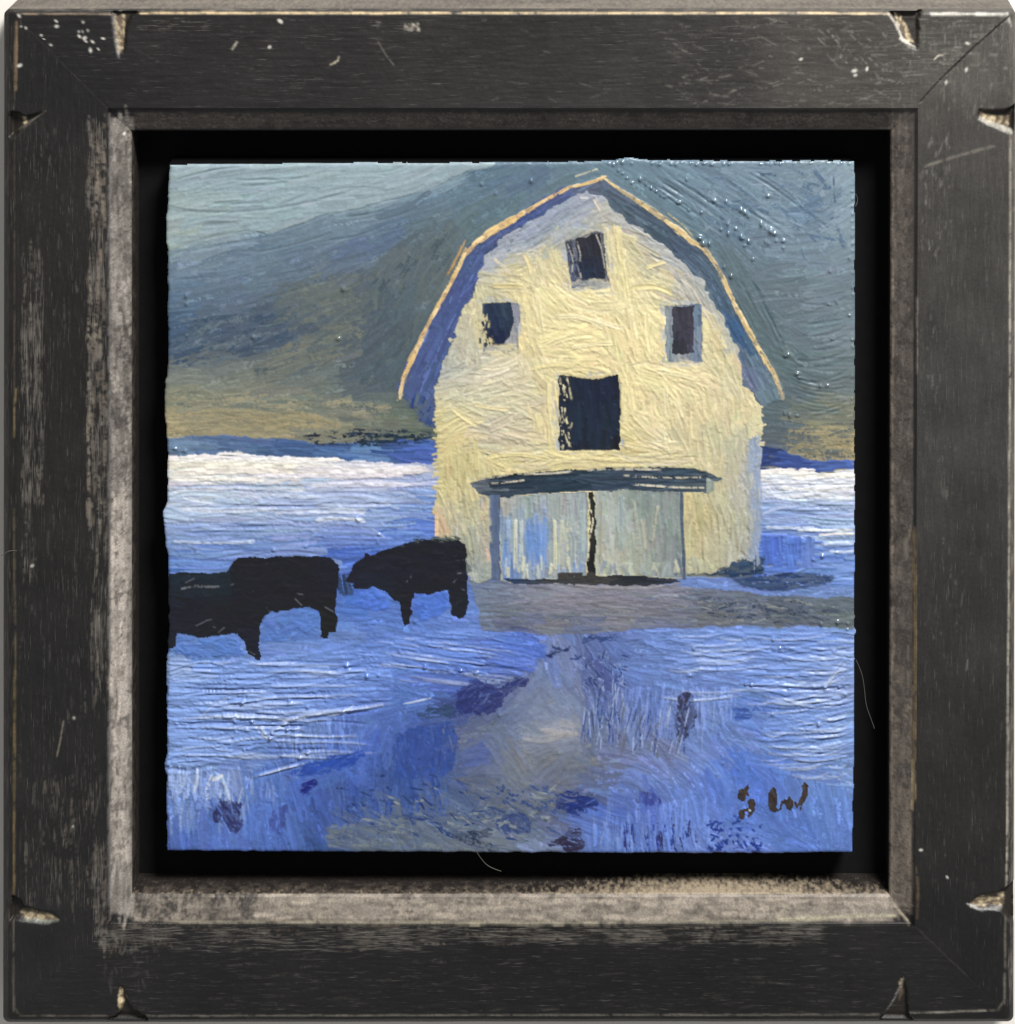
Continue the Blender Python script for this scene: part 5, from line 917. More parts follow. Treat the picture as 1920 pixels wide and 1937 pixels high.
# ---------------------------------------------------------------- frame: wear laid on a second canvas
fc = Canvas(-4, -4, 1924, 1941, 2.0)
fc.warp(2.0, 30, 400)
FH, FW = fc.h, fc.w
def fcol(*c): return lin(c) * 0.72
X, Y = fc.X, fc.Y
FT, FB, FLx, FR = 25.0, 1921.0, 27.0, 1908.0
dT, dB, dL, dR = Y, 1937 - Y, X, 1920 - X
dmin = np.minimum(np.minimum(dT, dB), np.minimum(dL, dR))
horiz = (np.minimum(dT, dB) <= np.minimum(dL, dR))
fc.wear = np.zeros((FH, FW), np.float32)
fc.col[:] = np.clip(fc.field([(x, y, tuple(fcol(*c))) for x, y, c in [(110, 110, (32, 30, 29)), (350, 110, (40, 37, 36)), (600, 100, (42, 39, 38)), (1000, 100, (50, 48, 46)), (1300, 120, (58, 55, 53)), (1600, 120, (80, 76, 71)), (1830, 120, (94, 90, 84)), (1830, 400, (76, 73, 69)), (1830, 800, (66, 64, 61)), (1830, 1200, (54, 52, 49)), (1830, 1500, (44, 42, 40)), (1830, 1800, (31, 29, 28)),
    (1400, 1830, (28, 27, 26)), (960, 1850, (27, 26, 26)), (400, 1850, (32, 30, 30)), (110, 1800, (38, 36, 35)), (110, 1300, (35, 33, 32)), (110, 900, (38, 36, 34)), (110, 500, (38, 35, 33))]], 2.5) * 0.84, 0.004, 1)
# slow cloudiness of the rubbed finish
fc.col *= (1 + 0.22 * fnoise(FH, FW, 40, 40, 410, 3))[..., None]
gv = fnoise(FH, FW, 26, 1.6, 420, 2); gh = fnoise(FH, FW, 1.6, 26, 421, 2)
grain = np.where(horiz, gh, gv)
fc.col *= (1 + 0.13 * grain)[..., None]
fc.hgt += 0.35 * grain
def scratches(x0, y0, x1, y1, n, ang, L, Wd, cols, alpha=(0.3, 0.9), ajit=4, dry=0.35, boost=1.0):
    w_ = 0.5 * (Wd[0] + Wd[1]) * 0.5 * (L[0] + L[1]) * n * np.mean(alpha) / ((x1 - x0) * (y1 - y0))
    d_ = np.minimum(np.minimum(fc.WX - x0, x1 - fc.WX) / (0.25 * min(90, x1 - x0)), np.minimum(fc.WY - y0, y1 - fc.WY) / (0.25 * min(90, y1 - y0)))
    fc.wear[:] = np.maximum(fc.wear, np.clip(d_ + 0.5, 0, 1) * min(0.7, 0.05 + 0.95 * w_))
    face = w_ < 0.75
    for _ in range(int(n * boost * (0.42 if face else 0.9))):
        c = np.asarray(cols[RNG.integers(len(cols))]) * RNG.uniform(0.7, 1.2)
        stroke(fc, RNG.uniform(x0, x1), RNG.uniform(y0, y1), math.radians(ang + RNG.normal(0, ajit)), RNG.uniform(*L), RNG.uniform(*Wd), c, alpha=RNG.uniform(*alpha) * min(1.0, boost * (0.55 if face else 0.8)), thick=-0.2, ridge=0.4, dry=dry + 0.12, side=0, keep=0.9, curv=RNG.normal(0, 0.0008), gr=0.6, taper=0.8)
tan, grey, cream, brown = fcol(150, 138, 122), fcol(122, 116, 108), fcol(226, 212, 186), fcol(110, 96, 84)
# rails, sparse
scratches(250, 32, 1680, 200, 330, 0, (8, 40), (2, 3.5), [grey, fcol(90, 86, 82)], (0.15, 0.6), 12)
scratches(34, 240, 200, 1700, 520, 90, (10, 60), (2, 3.2), [grey, fcol(96, 90, 84)], (0.15, 0.6), 4)
scratches(1740, 250, 1900, 1700, 300, 90, (8, 44), (2, 3), [grey, fcol(96, 92, 86)], (0.15, 0.55), 4)
scratches(240, 1760, 1680, 1915, 420, -4, (10, 60), (2, 3), [grey, fcol(90, 84, 78)], (0.12, 0.5), 5)
# left rail: rubbed streaks by the outer and the inner edge
scratches(40, 470, 82, 960, 150, 90, (20, 80), (2, 4.5), [tan, grey], (0.3, 0.8), 3)
scratches(40, 960, 70, 1100, 30, 90, (14, 50), (4, 8), [grey], (0.2, 0.5), 5)
scratches(166, 230, 202, 1000, 180, 90, (20, 80), (3, 8), [brown, grey, tan], (0.3, 0.75), 3)
scratches(172, 1000, 204, 1330, 90, 90, (20, 70), (2, 4), [tan, grey], (0.3, 0.7), 3)
scratches(40, 1460, 200, 1715, 170, 90, (16, 70), (2, 3.4), [grey, tan], (0.25, 0.75), 5)
scratches(176, 1590, 204, 1780, 70, 88, (10, 40), (4, 9), [brown, grey], (0.3, 0.7), 10)
# bottom rail: worn strip under the inner lip
scratches(200, 1752, 1560, 1788, 320, 0, (20, 90), (2, 5), [tan, grey, brown], (0.25, 0.7), 3)
scratches(190, 1760, 330, 1800, 90, 85, (8, 40), (2, 5), [tan, brown, grey], (0.3, 0.7), 14)
scratches(190, 1780, 300, 1880, 70, 80, (10, 50), (2, 3), [grey], (0.2, 0.5), 8)
scratches(300, 1788, 800, 1800, 50, -4, (20, 70), (2, 4), [brown, grey], (0.3, 0.6), 4)
# top rail, to the right: cross-hatched rubbing
scratches(1260, 35, 1720, 200, 300, 2, (8, 50), (2, 3.4), [grey, fcol(140, 134, 126)], (0.2, 0.7), 18, boost=1.7)
scratches(1700, 35, 1905, 170, 200, 0, (8, 34), (2, 3.4), [grey, fcol(150, 146, 138)], (0.25, 0.75), 5, boost=1.7)
scratches(1700, 35, 1905, 240, 200, 90, (8, 34), (2, 3.4), [grey, fcol(140, 134, 126)], (0.25, 0.7), 5, boost=1.7)
scratches(1740, 250, 1800, 480, 110, 90, (5, 22), (2, 3.4), [grey, fcol(140, 136, 130)], (0.25, 0.7), 8, boost=1.7)
scratches(1545, 60, 1680, 150, 40, 40, (10, 40), (2, 3), [fcol(150, 142, 132)], (0.3, 0.8), 8, boost=1.7)
scratches(1750, 980, 1840, 1320, 60, 90, (6, 40), (2, 3), [fcol(140, 134, 126)], (0.3, 0.85), 6)
scratches(1740, 560, 1810, 960, 80, 90, (8, 40), (2, 3), [fcol(130, 124, 118)], (0.3, 0.8), 5)
scratches(1260, 130, 1370, 190, 26, 20, (6, 22), (2, 5), [fcol(140, 134, 124)], (0.3, 0.7), 18)
scratches(270, 36, 400, 60, 40, 0, (6, 26), (3, 6), [brown, grey], (0.3, 0.7), 8)
scratches(700, 38, 792, 62, 30, 0, (4, 14), (3, 5), [fcol(160, 152, 140), grey], (0.3, 0.8), 20)
scratches(764, 40, 792, 60, 26, 30, (4, 10), (3, 5), [fcol(196, 186, 170)], (0.4, 0.9), 40)
for pts, w, c in [([(1745, 316), (1800, 298), (1880, 276)], 5, (112, 106, 98)), ([(626, 122), (638, 116), (641, 108)], 2.5, (180, 172, 150)), ([(716, 80), (730, 104), (744, 122)], 2.2, (96, 90, 84)), ([(1768, 112), (1776, 104), (1784, 105)], 2.6, (210, 200, 184)), ([(440, 92), (448, 80)], 2.4, (190, 182, 166)), ([(108, 1430), (114, 1400), (120, 1365)], 2.6, (120, 112, 100))]:
    path_stroke(fc, pts, w, fcol(*c), thick=0, ridge=0.3, dry=0.2, keep=0.9, side=0)
# lips: rubbed back to grey-brown; lit left/bottom painted lighter, shaded top/right darker
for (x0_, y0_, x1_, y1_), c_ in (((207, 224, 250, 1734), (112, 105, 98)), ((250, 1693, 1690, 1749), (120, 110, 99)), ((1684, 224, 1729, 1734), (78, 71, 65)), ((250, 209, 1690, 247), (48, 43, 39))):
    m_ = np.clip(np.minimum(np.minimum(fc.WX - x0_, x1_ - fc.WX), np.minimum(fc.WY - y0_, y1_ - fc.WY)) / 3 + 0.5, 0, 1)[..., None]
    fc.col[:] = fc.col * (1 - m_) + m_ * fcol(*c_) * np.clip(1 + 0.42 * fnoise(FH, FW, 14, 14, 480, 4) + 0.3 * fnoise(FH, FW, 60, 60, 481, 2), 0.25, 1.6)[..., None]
def lipband(x0, y0, x1, y1, n, ang, cols, L=(20, 70), Wd=(4, 10), alpha=(0.4, 0.9), dry=0.25, ajit=5):
    scratches(x0, y0, x1, y1, n, ang, L, Wd, cols, alpha, ajit, dry)
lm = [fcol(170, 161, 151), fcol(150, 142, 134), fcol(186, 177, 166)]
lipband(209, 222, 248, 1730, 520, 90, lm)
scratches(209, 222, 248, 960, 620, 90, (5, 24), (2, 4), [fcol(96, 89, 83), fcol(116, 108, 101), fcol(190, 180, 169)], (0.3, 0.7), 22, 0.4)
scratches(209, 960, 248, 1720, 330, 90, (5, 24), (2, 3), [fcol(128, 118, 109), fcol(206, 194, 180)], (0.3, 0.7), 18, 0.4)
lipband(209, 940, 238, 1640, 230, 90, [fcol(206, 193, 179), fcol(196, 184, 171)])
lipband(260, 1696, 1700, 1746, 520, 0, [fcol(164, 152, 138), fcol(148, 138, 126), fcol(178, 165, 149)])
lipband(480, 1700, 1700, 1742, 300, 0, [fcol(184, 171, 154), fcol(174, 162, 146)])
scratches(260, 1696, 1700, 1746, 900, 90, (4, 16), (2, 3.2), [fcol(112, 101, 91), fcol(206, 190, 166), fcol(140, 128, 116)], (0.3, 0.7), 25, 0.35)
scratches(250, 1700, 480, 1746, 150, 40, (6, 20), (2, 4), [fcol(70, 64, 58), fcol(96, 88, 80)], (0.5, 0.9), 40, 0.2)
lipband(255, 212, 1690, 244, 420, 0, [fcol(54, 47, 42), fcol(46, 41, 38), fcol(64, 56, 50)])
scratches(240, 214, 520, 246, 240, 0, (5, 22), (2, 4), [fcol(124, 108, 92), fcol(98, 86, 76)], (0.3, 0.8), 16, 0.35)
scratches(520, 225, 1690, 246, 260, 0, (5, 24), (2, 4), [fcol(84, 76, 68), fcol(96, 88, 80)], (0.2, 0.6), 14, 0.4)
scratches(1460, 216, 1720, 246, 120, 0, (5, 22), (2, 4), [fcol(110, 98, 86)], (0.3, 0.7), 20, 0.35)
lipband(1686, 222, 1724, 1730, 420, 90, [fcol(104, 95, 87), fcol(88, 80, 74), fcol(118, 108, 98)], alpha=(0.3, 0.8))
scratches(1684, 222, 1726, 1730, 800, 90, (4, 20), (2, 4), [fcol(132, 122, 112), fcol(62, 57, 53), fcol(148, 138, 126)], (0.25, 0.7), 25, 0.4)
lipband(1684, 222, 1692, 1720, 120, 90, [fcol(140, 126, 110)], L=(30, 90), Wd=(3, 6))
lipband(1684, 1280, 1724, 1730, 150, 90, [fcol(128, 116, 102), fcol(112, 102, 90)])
# worn top outer side and chamfers; lit top and right painted lighter than left
scratches(20, -2, 1910, 22, 1500, 0, (4, 18), (2, 4), [fcol(112, 104, 92), fcol(92, 84, 76), fcol(72, 66, 60), fcol(128, 118, 104)], (0.4, 0.9), 22, 0.25)
scratches(1908, 30, 1922, 1900, 420, 90, (8, 40), (2, 4), [fcol(112, 104, 96), fcol(130, 120, 110)], (0.3, 0.8), 8, 0.3)
scratches(2, 30, 24, 1900, 300, 90, (10, 60), (2, 4), [fcol(70, 60, 54), fcol(84, 74, 66)], (0.2, 0.6), 4, 0.3)
# the black finish left standing on the lips in cloudy patches
for x0_, y0_, x1_, y1_, n_, t_ in ((250, 1696, 480, 1746, 150, 0.55), (480, 1700, 1640, 1744, 110, 0.32), (211, 230, 248, 950, 190, 0.4), (211, 950, 248, 1690, 50, 0.25), (1686, 230, 1726, 1500, 260, 0.5), (260, 212, 1690, 246, 220, 0.5)):
    for _ in range(n_):
        stroke(fc, RNG.uniform(x0_, x1_), RNG.uniform(y0_, y1_), RNG.uniform(0, 3.14), RNG.uniform(10, 34), RNG.uniform(6, 16), fcol(62, 57, 53) * RNG.uniform(0.7, 1.2), alpha=RNG.uniform(0.3, 1) * t_ * 1.5, thick=0, ridge=0.2, side=0, keep=1, dry=0.42, gr=0.7, taper=0.9)
# bare wood, and one painted highlight, along sharp edges
def edge_line(pts, w, c, gap=0.3, jit=0.8):
    P = np.asarray(pts, float); seg = np.hypot(*np.diff(P, axis=0).T); t = np.concatenate([[0], np.cumsum(seg)])
    for v in np.arange(0, t[-1], 10):
        if RNG.random() < gap * 0.5: continue
        x, y = np.interp(v + 7, t, P[:, 0]), np.interp(v + 7, t, P[:, 1]); xb, yb = np.interp(v + 8, t, P[:, 0]), np.interp(v + 8, t, P[:, 1])
        if v + 8 > t[-1]: continue
        stroke(fc, x + RNG.normal(0, jit * 0.5), y + RNG.normal(0, jit * 0.5), math.atan2(yb - y, xb - x), RNG.uniform(14, 30), w * RNG.uniform(0.7, 1.2), fcol(*c) * RNG.uniform(0.6, 1.1), alpha=RNG.uniform(0.5, 0.95), thick=0, ridge=0.2, keep=1, side=0, dry=0.1)
edge_line([(265, 25), (1440, 25), (1690, 26)], 2.8, (226, 200, 156), 0.08)
edge_line([(1750, 27), (1905, 28)], 5.5, (226, 220, 206), 0.05)
edge_line([(1905, 28), (1911, 45)], 6, (216, 210, 196), 0.0)
edge_line([(40, 26), (210, 27)], 2.6, (140, 120, 98), 0.2)
edge_line([(31, 40), (29, 170)], 6, (150, 126, 98), 0.1)
edge_line([(27, 170), (27, 740)], 2.4, (96, 84, 74), 0.2)
edge_line([(29, 740), (26, 820)], 3, (150, 130, 92), 0.2)
edge_line([(26, 960), (29, 1250), (27, 1320)], 3.4, (104, 94, 74), 0.15)
edge_line([(28, 1260), (26, 1700)], 2.8, (150, 126, 86), 0.25)
edge_line([(26, 1745), (26, 1905), (36, 1918)], 2.4, (120, 110, 98), 0.15)
edge_line([(40, 1922), (205, 1922)], 2.4, (136, 126, 112), 0.15)
edge_line([(270, 1922), (960, 1921), (1660, 1920)], 2.6, (150, 142, 130), 0.12)
edge_line([(1720, 1916), (1880, 1911)], 2.4, (170, 164, 150), 0.12)
edge_line([(1912, 255), (1910, 900), (1906, 1450), (1904, 1690)], 3.4, (176, 168, 152), 0.08)
edge_line([(1902, 1740), (1900, 1890), (1890, 1908)], 3, (130, 122, 110), 0.3)
edge_line([(1730, 1000), (1731, 1200), (1729, 1520)], 4, (176, 150, 110), 0.1)
edge_line([(1728, 1440), (1727, 1530)], 4, (206, 184, 146), 0.1)
edge_line([(1733, 1640), (1737, 1680), (1736, 1735)], 4.5, (104, 86, 64), 0.25)
edge_line([(1734, 560), (1735, 700)], 2.4, (160, 152, 142), 0.6)
edge_line([(206, 220), (206, 1740)], 3.0, (128, 124, 120), 0.3)  # highlight painted along the left rail's inner edge
edge_line([(250, 260), (249, 960)], 3, (160, 144, 126), 0.2)
edge_line([(252, 960), (250, 1690)], 3, (140, 132, 124), 0.25)
edge_line([(310, 1748), (1000, 1750), (1560, 1747)], 3, (170, 160, 138), 0.15)
edge_line([(1470, 1744), (1690, 1738)], 4, (206, 196, 166), 0.2)
edge_line([(260, 1693), (1600, 1690)], 2.6, (176, 160, 136), 0.4)
edge_line([(1690, 1720), (1718, 1748)], 3, (190, 176, 150), 0.1)
# corner joints
for pts, c in [([(1908, 32), (1840, 92), (1790, 140), (1770, 160)], (24, 22, 20)), ([(1770, 160), (1742, 190)], (50, 48, 46)), ([(60, 1890), (130, 1826), (180, 1780)], (34, 32, 31)), ([(60, 60), (204, 204)], (34, 32, 31)), ([(1740, 1760), (1830, 1846)], (46, 43, 40))]:
    path_stroke(fc, pts, 3.0, fcol(*c), thick=0, ridge=0, side=0, keep=1)
def groove_line(pts, depth, hw):
    P = np.asarray(pts, float); seg = np.hypot(*np.diff(P, axis=0).T); t = np.concatenate([[0], np.cumsum(seg)])
    for v in np.arange(0, t[-1], 1.4):
        x, y = np.interp(v, t, P[:, 0]), np.interp(v, t, P[:, 1])
        i, j = int(round((x - fc.x0) / 2)), int(round((y - fc.y0) / 2))
        if 2 < i < FW - 3 and 2 < j < FH - 3: fc.hgt[j, i] = min(fc.hgt[j, i], -depth)
groove_line([(1908, 32), (1840, 92), (1770, 160), (1740, 196)], 3.0, 1)
groove_line([(40, 1908), (200, 1756)], 0.5, 1)
groove_line([(40, 40), (204, 204)], 0.5, 1)
groove_line([(1732, 1752), (1900, 1912)], 0.5, 1)
# chips and specks of bare gesso
for x, y, r in [(106, 40, 2.6), (107, 50, 3.2), (150, 69, 3), (160, 72, 3.6), (162, 78, 2.6), (175, 79, 3), (171, 95, 3.6), (186, 93, 2.2), (195, 73, 2.8), (149, 60, 1.8), (156, 60, 1.6), (166, 58, 2), (157, 42, 2), (49, 53, 2.2), (40, 50, 1.8), (78, 67, 2), (96, 85, 2), (83, 74, 1.6), (37, 124, 4), (36, 30, 3), (510, 89, 3), (530, 40, 4.5), (1616, 134, 4.5), (1618, 142, 3), (1640, 130, 3.5), (1830, 82, 3.5), (1790, 156, 3), (1828, 132, 3.5), (1515, 112, 3), (263, 1602, 3), (262, 1610, 2.4), (350, 1650, 4), (352, 1657, 4.5), (346, 1660, 3), (358, 1661, 3), (303, 1660, 2.6), (308, 1661, 3), (268, 1679, 3), (298, 1677, 2), (320, 1659, 2), (1556, 1652, 3.4), (1588, 1659, 2.6), (1626, 1672, 2.6), (1637, 1687, 2.6), (1554, 1672, 2), (1742, 1608, 3), (1792, 1660, 2.4), (576, 1643, 2.4), (232, 257, 3.4), (268, 264, 2.4), (61, 1070, 3), (140, 1358, 2.2), (138, 1563, 2)]:
    j0, j1, i0, i1 = int((y - 8 - fc.y0) / 2), int((y + 8 - fc.y0) / 2), int((x - 8 - fc.x0) / 2), int((x + 8 - fc.x0) / 2)
    th = RNG.uniform(0, math.pi); dx = fc.X[j0:j1, i0:i1] - x; dy = fc.Y[j0:j1, i0:i1] - y
    u = dx * math.cos(th) + dy * math.sin(th); v = -dx * math.sin(th) + dy * math.cos(th)
    a = np.clip(1.6 - np.hypot(u / (r * 1.2), v / (r * 0.75)) * 1.2, 0, 1)[..., None]
    fc.col[j0:j1, i0:i1] = fc.col[j0:j1, i0:i1] * (1 - a) + a * fcol(232, 226, 214)
# notches sawn into the outer edge near each corner
notch_h = np.zeros((FH, FW), np.float32)
raw = [fcol(236, 216, 176), fcol(200, 180, 144), fcol(176, 156, 124), fcol(90, 78, 64)]
def notch(pts, apex, mouth, depth, cream_poly, dens, rim):
    m = fc.poly(pts, True, 1)
    ax_, ay_ = apex; mx, my = mouth
    L2 = (mx - ax_) ** 2 + (my - ay_) ** 2
    t = np.clip(((fc.X - ax_) * (mx - ax_) + (fc.Y - ay_) * (my - ay_)) / L2, 0, 1)
    notch_h[:] = np.minimum(notch_h, -m * depth * (0.25 + 0.75 * t))
    fc.col[:] = fc.col * (1 - m[..., None]) + m[..., None] * fcol(44, 38, 32)
    cm = fc.poly(cream_poly, True, 0)
    ys, xs = np.nonzero(cm > 0.5)
    if len(ys):
        fc.col[cm > 0.5] = fcol(104, 90, 74)
        for p in RNG.integers(0, len(ys), dens):
            stroke(fc, fc.X[ys[p], xs[p]], fc.Y[ys[p], xs[p]], math.atan2(my - ay_, mx - ax_) + RNG.normal(0, 0.4), RNG.uniform(4, 14), RNG.uniform(2, 5), raw[RNG.integers(3 if RNG.random() < 0.75 else 4)], mask=cm, thick=0, keep=1, side=0, ridge=0.5, alpha=0.8, dry=0.35)
    if rim is not None:
        edge_line(rim[0], rim[1], rim[2], 0.0, 0.6)
notch([(212, 24), (262, 22), (248, 32), (240, 50), (232, 102), (222, 104), (216, 60)], (226, 104), (232, 24), 16, [(215, 30), (236, 28), (236, 60), (230, 100), (221, 102), (217, 70)], 46, ([(213, 30), (217, 70), (223, 103)], 2.6, (170, 166, 160)))
notch([(1682, 24), (1745, 22), (1738, 36), (1736, 94), (1728, 92), (1708, 76), (1698, 50)], (1734, 96), (1716, 22), 22, [(1690, 26), (1706, 30), (1722, 66), (1732, 84), (1716, 80), (1704, 58)], 30, ([(1682, 28), (1698, 50), (1708, 76), (1730, 90)], 5, (236, 228, 212)))
notch([(1920, 200), (1908, 206), (1900, 208), (1880, 208), (1852, 206), (1848, 220), (1870, 234), (1912, 252), (1920, 254)], (1848, 214), (1915, 230), 22, [(1856, 210), (1880, 222), (1912, 224), (1912, 248), (1880, 236), (1852, 222)], 34, ([(1849, 222), (1872, 234), (1911, 250)], 5.5, (232, 226, 210)))
notch([(1920, 1672), (1905, 1680), (1880, 1692), (1846, 1698), (1832, 1712), (1846, 1718), (1896, 1720), (1908, 1744), (1920, 1748)], (1832, 1710), (1915, 1708), 18, [(1836, 1706), (1860, 1698), (1900, 1692), (1902, 1716), (1850, 1718), (1834, 1714)], 44, ([(1834, 1712), (1850, 1720), (1895, 1720)], 3.2, (206, 204, 200)))
notch([(1664, 1930), (1674, 1918), (1684, 1902), (1708, 1850), (1712, 1838), (1714, 1880), (1718, 1918), (1726, 1930)], (1712, 1838), (1696, 1925), 12, [(1700, 1860), (1706, 1850), (1708, 1880), (1700, 1900)], 6, ([(1674, 1918), (1690, 1894), (1710, 1852)], 2.6, (196, 192, 184)))
notch([(200, 1930), (224, 1918), (230, 1900), (222, 1885), (226, 1862), (234, 1870), (240, 1890), (252, 1908), (272, 1922), (280, 1932)], (226, 1862), (238, 1925), 14, [(222, 1884), (226, 1866), (233, 1874), (233, 1900), (226, 1916), (222, 1900)], 30, ([(240, 1888), (250, 1906), (268, 1920)], 2.4, (160, 154, 144)))
notch([(20, 1696), (34, 1700), (44, 1716), (70, 1722), (100, 1726), (116, 1738), (90, 1746), (50, 1742), (28, 1738), (20, 1745)], (116, 1738), (22, 1720), 14, [(36, 1730), (44, 1722), (80, 1726), (108, 1734), (112, 1740), (90, 1744), (50, 1741)], 50, ([(44, 1741), (90, 1745), (106, 1742)], 2.4, (170, 176, 166)))
notch([(18, 214), (34, 214), (46, 222), (60, 218), (86, 209), (70, 224), (44, 240), (30, 256), (18, 262)], (86, 210), (22, 236), 18, [(40, 224), (46, 222), (50, 234), (42, 240)], 14, ([(34, 248), (50, 236), (86, 210)], 3.2, (130, 122, 112)))
fc.hgt = np.clip(fc.hgt, -3, 3)
fc.wear = np.clip(blur(fc.wear, 3) * (0.8 + 0.5 * fnoise(FH, FW, 24, 24, 460, 3)), 0, 1)
fc.wear[notch_h < -1] = 0
# dents and a lazy waviness of the hand-planed faces
fc.hgt += 1.1 * fnoise(FH, FW, 70, 70, 440, 2) + 0.25 * fnoise(FH, FW, 5, 5, 441, 2)
FHG = fc.hgt + notch_h

def fsample(A, x, y):
    i = np.clip((x - fc.x0) / 2, 0, FW - 1.001); j = np.clip((y - fc.y0) / 2, 0, FH - 1.001)
    i0 = i.astype(int); j0 = j.astype(int); fi = i - i0; fj = j - j0
    if A.ndim == 3: fi = fi[..., None]; fj = fj[..., None]
    return A[j0, i0] * (1 - fi) * (1 - fj) + A[j0, i0 + 1] * fi * (1 - fj) + A[j0 + 1, i0] * (1 - fi) * fj + A[j0 + 1, i0 + 1] * fi * fj

# profile levels: corners TL TR BR BL as seen, depth, displacement weight, corner radius
def rect(tl, tr, br, bl, z): return np.array([at_depth(*tl, z), at_depth(*tr, z), at_depth(*br, z), at_depth(*bl, z)])
face_o = rect((28, 25), (1911, 25), (1903, 1921), (26, 1922), 0)
cham = rect((8, 17), (1921, 16), (1917, 1932), (6, 1933), -14)
face_i = rect((205, 206), (1735, 206), (1729, 1750), (205, 1751), 0)
lip_o = rect((208, 212), (1730, 212), (1724, 1747), (208, 1747), -9)
lip_i = rect((249, 248), (1684, 247), (1681, 1691), (250, 1691), -24)
side_b = cham.copy(); wall_b = lip_i.copy()
def lerp(a, b, n, z0, z1, w0, w1, r0=0, r1=0, kind='face', end=False):
    t = np.linspace(0, 1, n + 1)
    if not end: t = t[:-1]
    return [((1 - q) * a + q * b, (1 - q) * z0 + q * z1, (1 - q) * w0 + q * w1, (1 - q) * r0 + q * r1, kind) for q in t]
levels = []
levels += lerp(side_b, cham, 12, -DEPTH, -14, 0, 0.3, 12, 12, 'side')
levels += lerp(cham, cham * 0.45 + face_o * 0.55, 4, -14, -4.0, 0.5, 0.9, 12, 8, 'cham')
levels += lerp(cham * 0.45 + face_o * 0.55, face_o * 0.985 + face_i * 0.015, 4, -4.0, 0, 0.9, 1, 8, 5, 'cham')
levels += lerp(face_o * 0.985 + face_i * 0.015, face_i * 0.99 + face_o * 0.01, 84, 0, 0, 1, 1, 5, 0, 'face')
n_face_end = len(levels)
levels += lerp(face_i * 0.99 + face_o * 0.01, lip_o, 4, 0, -9, 1, 0.6, 0, 0, 'lip')
levels += lerp(lip_o, lip_o * 0.08 + lip_i * 0.92, 22, -9, -22, 0.7, 0.7, 0, 0, 'lip')
levels += lerp(lip_o * 0.08 + lip_i * 0.92, lip_i, 3, -22, -27, 0.6, 0.1, 0, 0, 'lip')
levels += lerp(lip_i, wall_b, 18, -27, -DEPTH + 3, 0, 0, 0, 0, 'wall', True)
NL = len(levels)
M = 880
frame = thing("picture_frame", "distressed black wooden floater frame with notched edges and worn inner lip", "picture frame", W(960, 968, -DEPTH))
sides = [("top", 0, 1), ("right", 1, 2), ("bottom", 2, 3), ("left", 3, 0)]
rail_label = {"top": "top rail with a thin bare-wood edge", "right": "greyish right rail", "bottom": "dark bottom rail", "left": "left rail with rubbed streaks"}
zs = np.array([l[1] for l in levels])
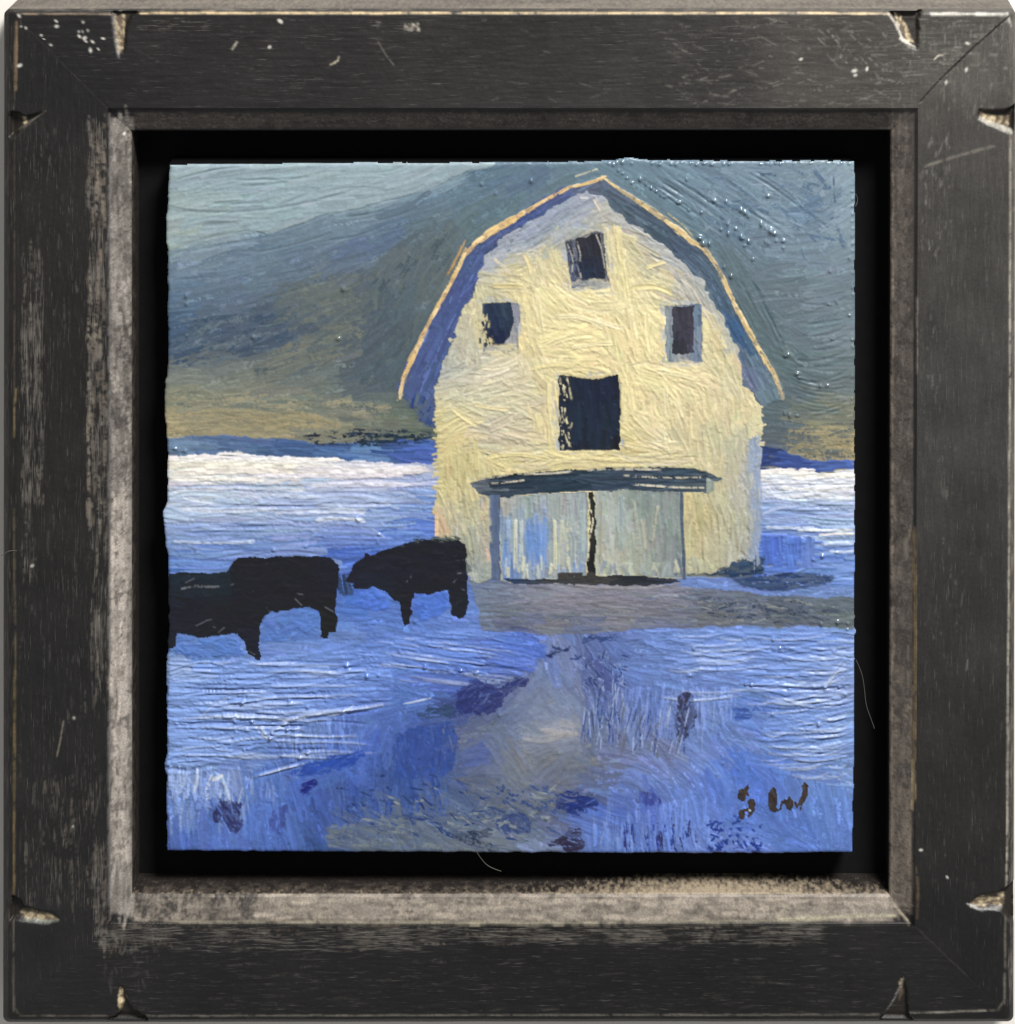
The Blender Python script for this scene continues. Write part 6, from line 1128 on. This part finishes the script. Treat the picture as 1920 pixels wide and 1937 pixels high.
for sname, ia, ib in sides:
    t = np.linspace(0, 1, M)[None, :, None]
    A = np.stack([l[0][ia] for l in levels])[:, None, :]; B = np.stack([l[0][ib] for l in levels])[:, None, :]
    P2 = A * (1 - t) + B * t
    # rounded outer corners
    for li, l in enumerate(levels):
        r = l[3]
        if r <= 0: continue
        cen = l[0].mean(0)
        for ci in (ia, ib):
            c0 = l[0][ci]; sgn = np.sign(cen - c0); cc = c0 + sgn * r
            p = P2[li]; rel = (p - cc) * (-sgn)
            m = (rel[:, 0] > 0) & (rel[:, 1] > 0)
            if m.any():
                v = p[m] - cc; n = np.hypot(v[:, 0], v[:, 1])[:, None]
                P2[li][m] = cc + v / n * r
    x, y = P2[..., 0], P2[..., 1]
    z = np.repeat(zs[:, None], M, 1)
    w = np.array([l[2] for l in levels])[:, None]
    z = z + w * fsample(FHG, x, y)
    nz_ = fnoise(NL, M, 40, 30, 700 + ia, 3)
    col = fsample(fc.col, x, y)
    kinds = np.array([l[4] for l in levels])
    # sides and inner walls: light and shade by facing put into the colour
    sd = np.nonzero(kinds == 'side')[0]
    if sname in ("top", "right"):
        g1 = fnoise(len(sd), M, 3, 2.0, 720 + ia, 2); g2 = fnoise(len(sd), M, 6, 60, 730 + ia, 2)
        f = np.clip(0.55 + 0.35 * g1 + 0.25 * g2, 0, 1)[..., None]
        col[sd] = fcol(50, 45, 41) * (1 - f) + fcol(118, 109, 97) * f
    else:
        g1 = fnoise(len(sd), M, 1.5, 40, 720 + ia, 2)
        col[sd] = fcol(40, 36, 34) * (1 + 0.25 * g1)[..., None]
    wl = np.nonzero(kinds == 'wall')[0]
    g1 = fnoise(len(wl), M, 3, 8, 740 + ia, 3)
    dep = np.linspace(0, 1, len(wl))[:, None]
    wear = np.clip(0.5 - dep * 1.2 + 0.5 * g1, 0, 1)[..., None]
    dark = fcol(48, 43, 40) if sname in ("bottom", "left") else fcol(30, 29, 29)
    col[wl] = dark * (1 + 0.25 * g1)[..., None] * (1 - wear * 0.6) + fcol(104, 94, 84) * wear * (0.9 if sname in ("bottom", "left") else 0.2)  # stronger wear tone also stands in for light on bottom and left walls
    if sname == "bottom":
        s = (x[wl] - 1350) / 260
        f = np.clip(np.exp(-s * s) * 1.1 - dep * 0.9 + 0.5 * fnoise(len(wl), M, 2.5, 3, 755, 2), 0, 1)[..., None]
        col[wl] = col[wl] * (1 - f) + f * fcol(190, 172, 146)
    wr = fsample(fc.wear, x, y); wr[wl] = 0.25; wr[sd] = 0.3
    if sname in ('top', 'right'): wr[kinds == 'lip'] *= 0.45 if sname == 'top' else 0.7  # top and right lips toned down as the shaded sides
    wr = wr.reshape(-1); g_ = 'h' if sname in ('top', 'bottom') else 'v'
    PV2 = np.stack([(x - CX0) * S, -z * S, (CY0 - y) * S], -1).reshape(-1, 3)
    PV2 = to_local(PV2, frame)
    id2 = np.arange(NL * M).reshape(NL, M)
    q = np.stack([id2[:-1, :-1], id2[1:, :-1], id2[1:, 1:], id2[:-1, 1:]], -1)
    k = n_face_end
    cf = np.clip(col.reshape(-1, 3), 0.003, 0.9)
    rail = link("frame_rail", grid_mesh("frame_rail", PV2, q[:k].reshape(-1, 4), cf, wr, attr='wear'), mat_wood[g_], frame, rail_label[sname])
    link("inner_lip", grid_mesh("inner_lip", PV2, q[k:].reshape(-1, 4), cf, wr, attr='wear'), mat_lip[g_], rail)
bx0, by0 = lip_i.min(0) - 8; bx1, by1 = lip_i.max(0) + 8
me = box_mesh("backing_board", bx0, by0, bx1, by1, -DEPTH + 0.3, -DEPTH + 4.5)
me.transform(__import__('mathutils').Matrix.Translation(-frame.location))
link("backing_board", me, mat_black, frame)

# ---------------------------------------------------------------- loose fibres
def fibre(pts, r, label):
    cu = bpy.data.curves.new("hair", 'CURVE'); cu.dimensions = '3D'; cu.bevel_depth = r * S; cu.bevel_resolution = 1
    sp = cu.splines.new('NURBS'); sp.points.add(len(pts) - 1)
    for p, (x, y, z) in zip(sp.points, pts):
        xx, yy = at_depth(x, y, z); p.co = (*W(xx, yy, z), 1)
    sp.use_endpoint_u = True; sp.order_u = 3
    tmp = bpy.data.objects.new("hair_tmp", cu); sc.collection.objects.link(tmp)
    dg = bpy.context.evaluated_depsgraph_get()
    me = bpy.data.meshes.new_from_object(tmp.evaluated_get(dg)); bpy.data.objects.remove(tmp)
    o = link("hair", me, mat_hair); o["label"] = label; o["category"] = "hair"; o["group"] = "stray hairs on the frame"
fibre([(1619, 1248, -40), (1630, 1270, -44), (1635, 1300, -46), (1638, 1335, -48), (1648, 1360, -52), (1654, 1378, -56)], 0.55, "long pale hair hanging in the black gap right of the painting")
fibre([(902, 1612, -30), (912, 1628, -40), (928, 1642, -44), (948, 1648, -36)], 0.6, "short curved hair crossing the black gap below the painting")
fibre([(1618, 366, -34), (1622, 372, -38), (1622, 384, -40), (1618, 390, -36)], 0.6, "tiny curled hair on the painting's upper right edge")
fibre([(2, 1052, 0), (12, 1044, 4), (22, 1041, 2.5), (32, 1042, 1)], 0.55, "pale hair stuck out across the left outer edge")
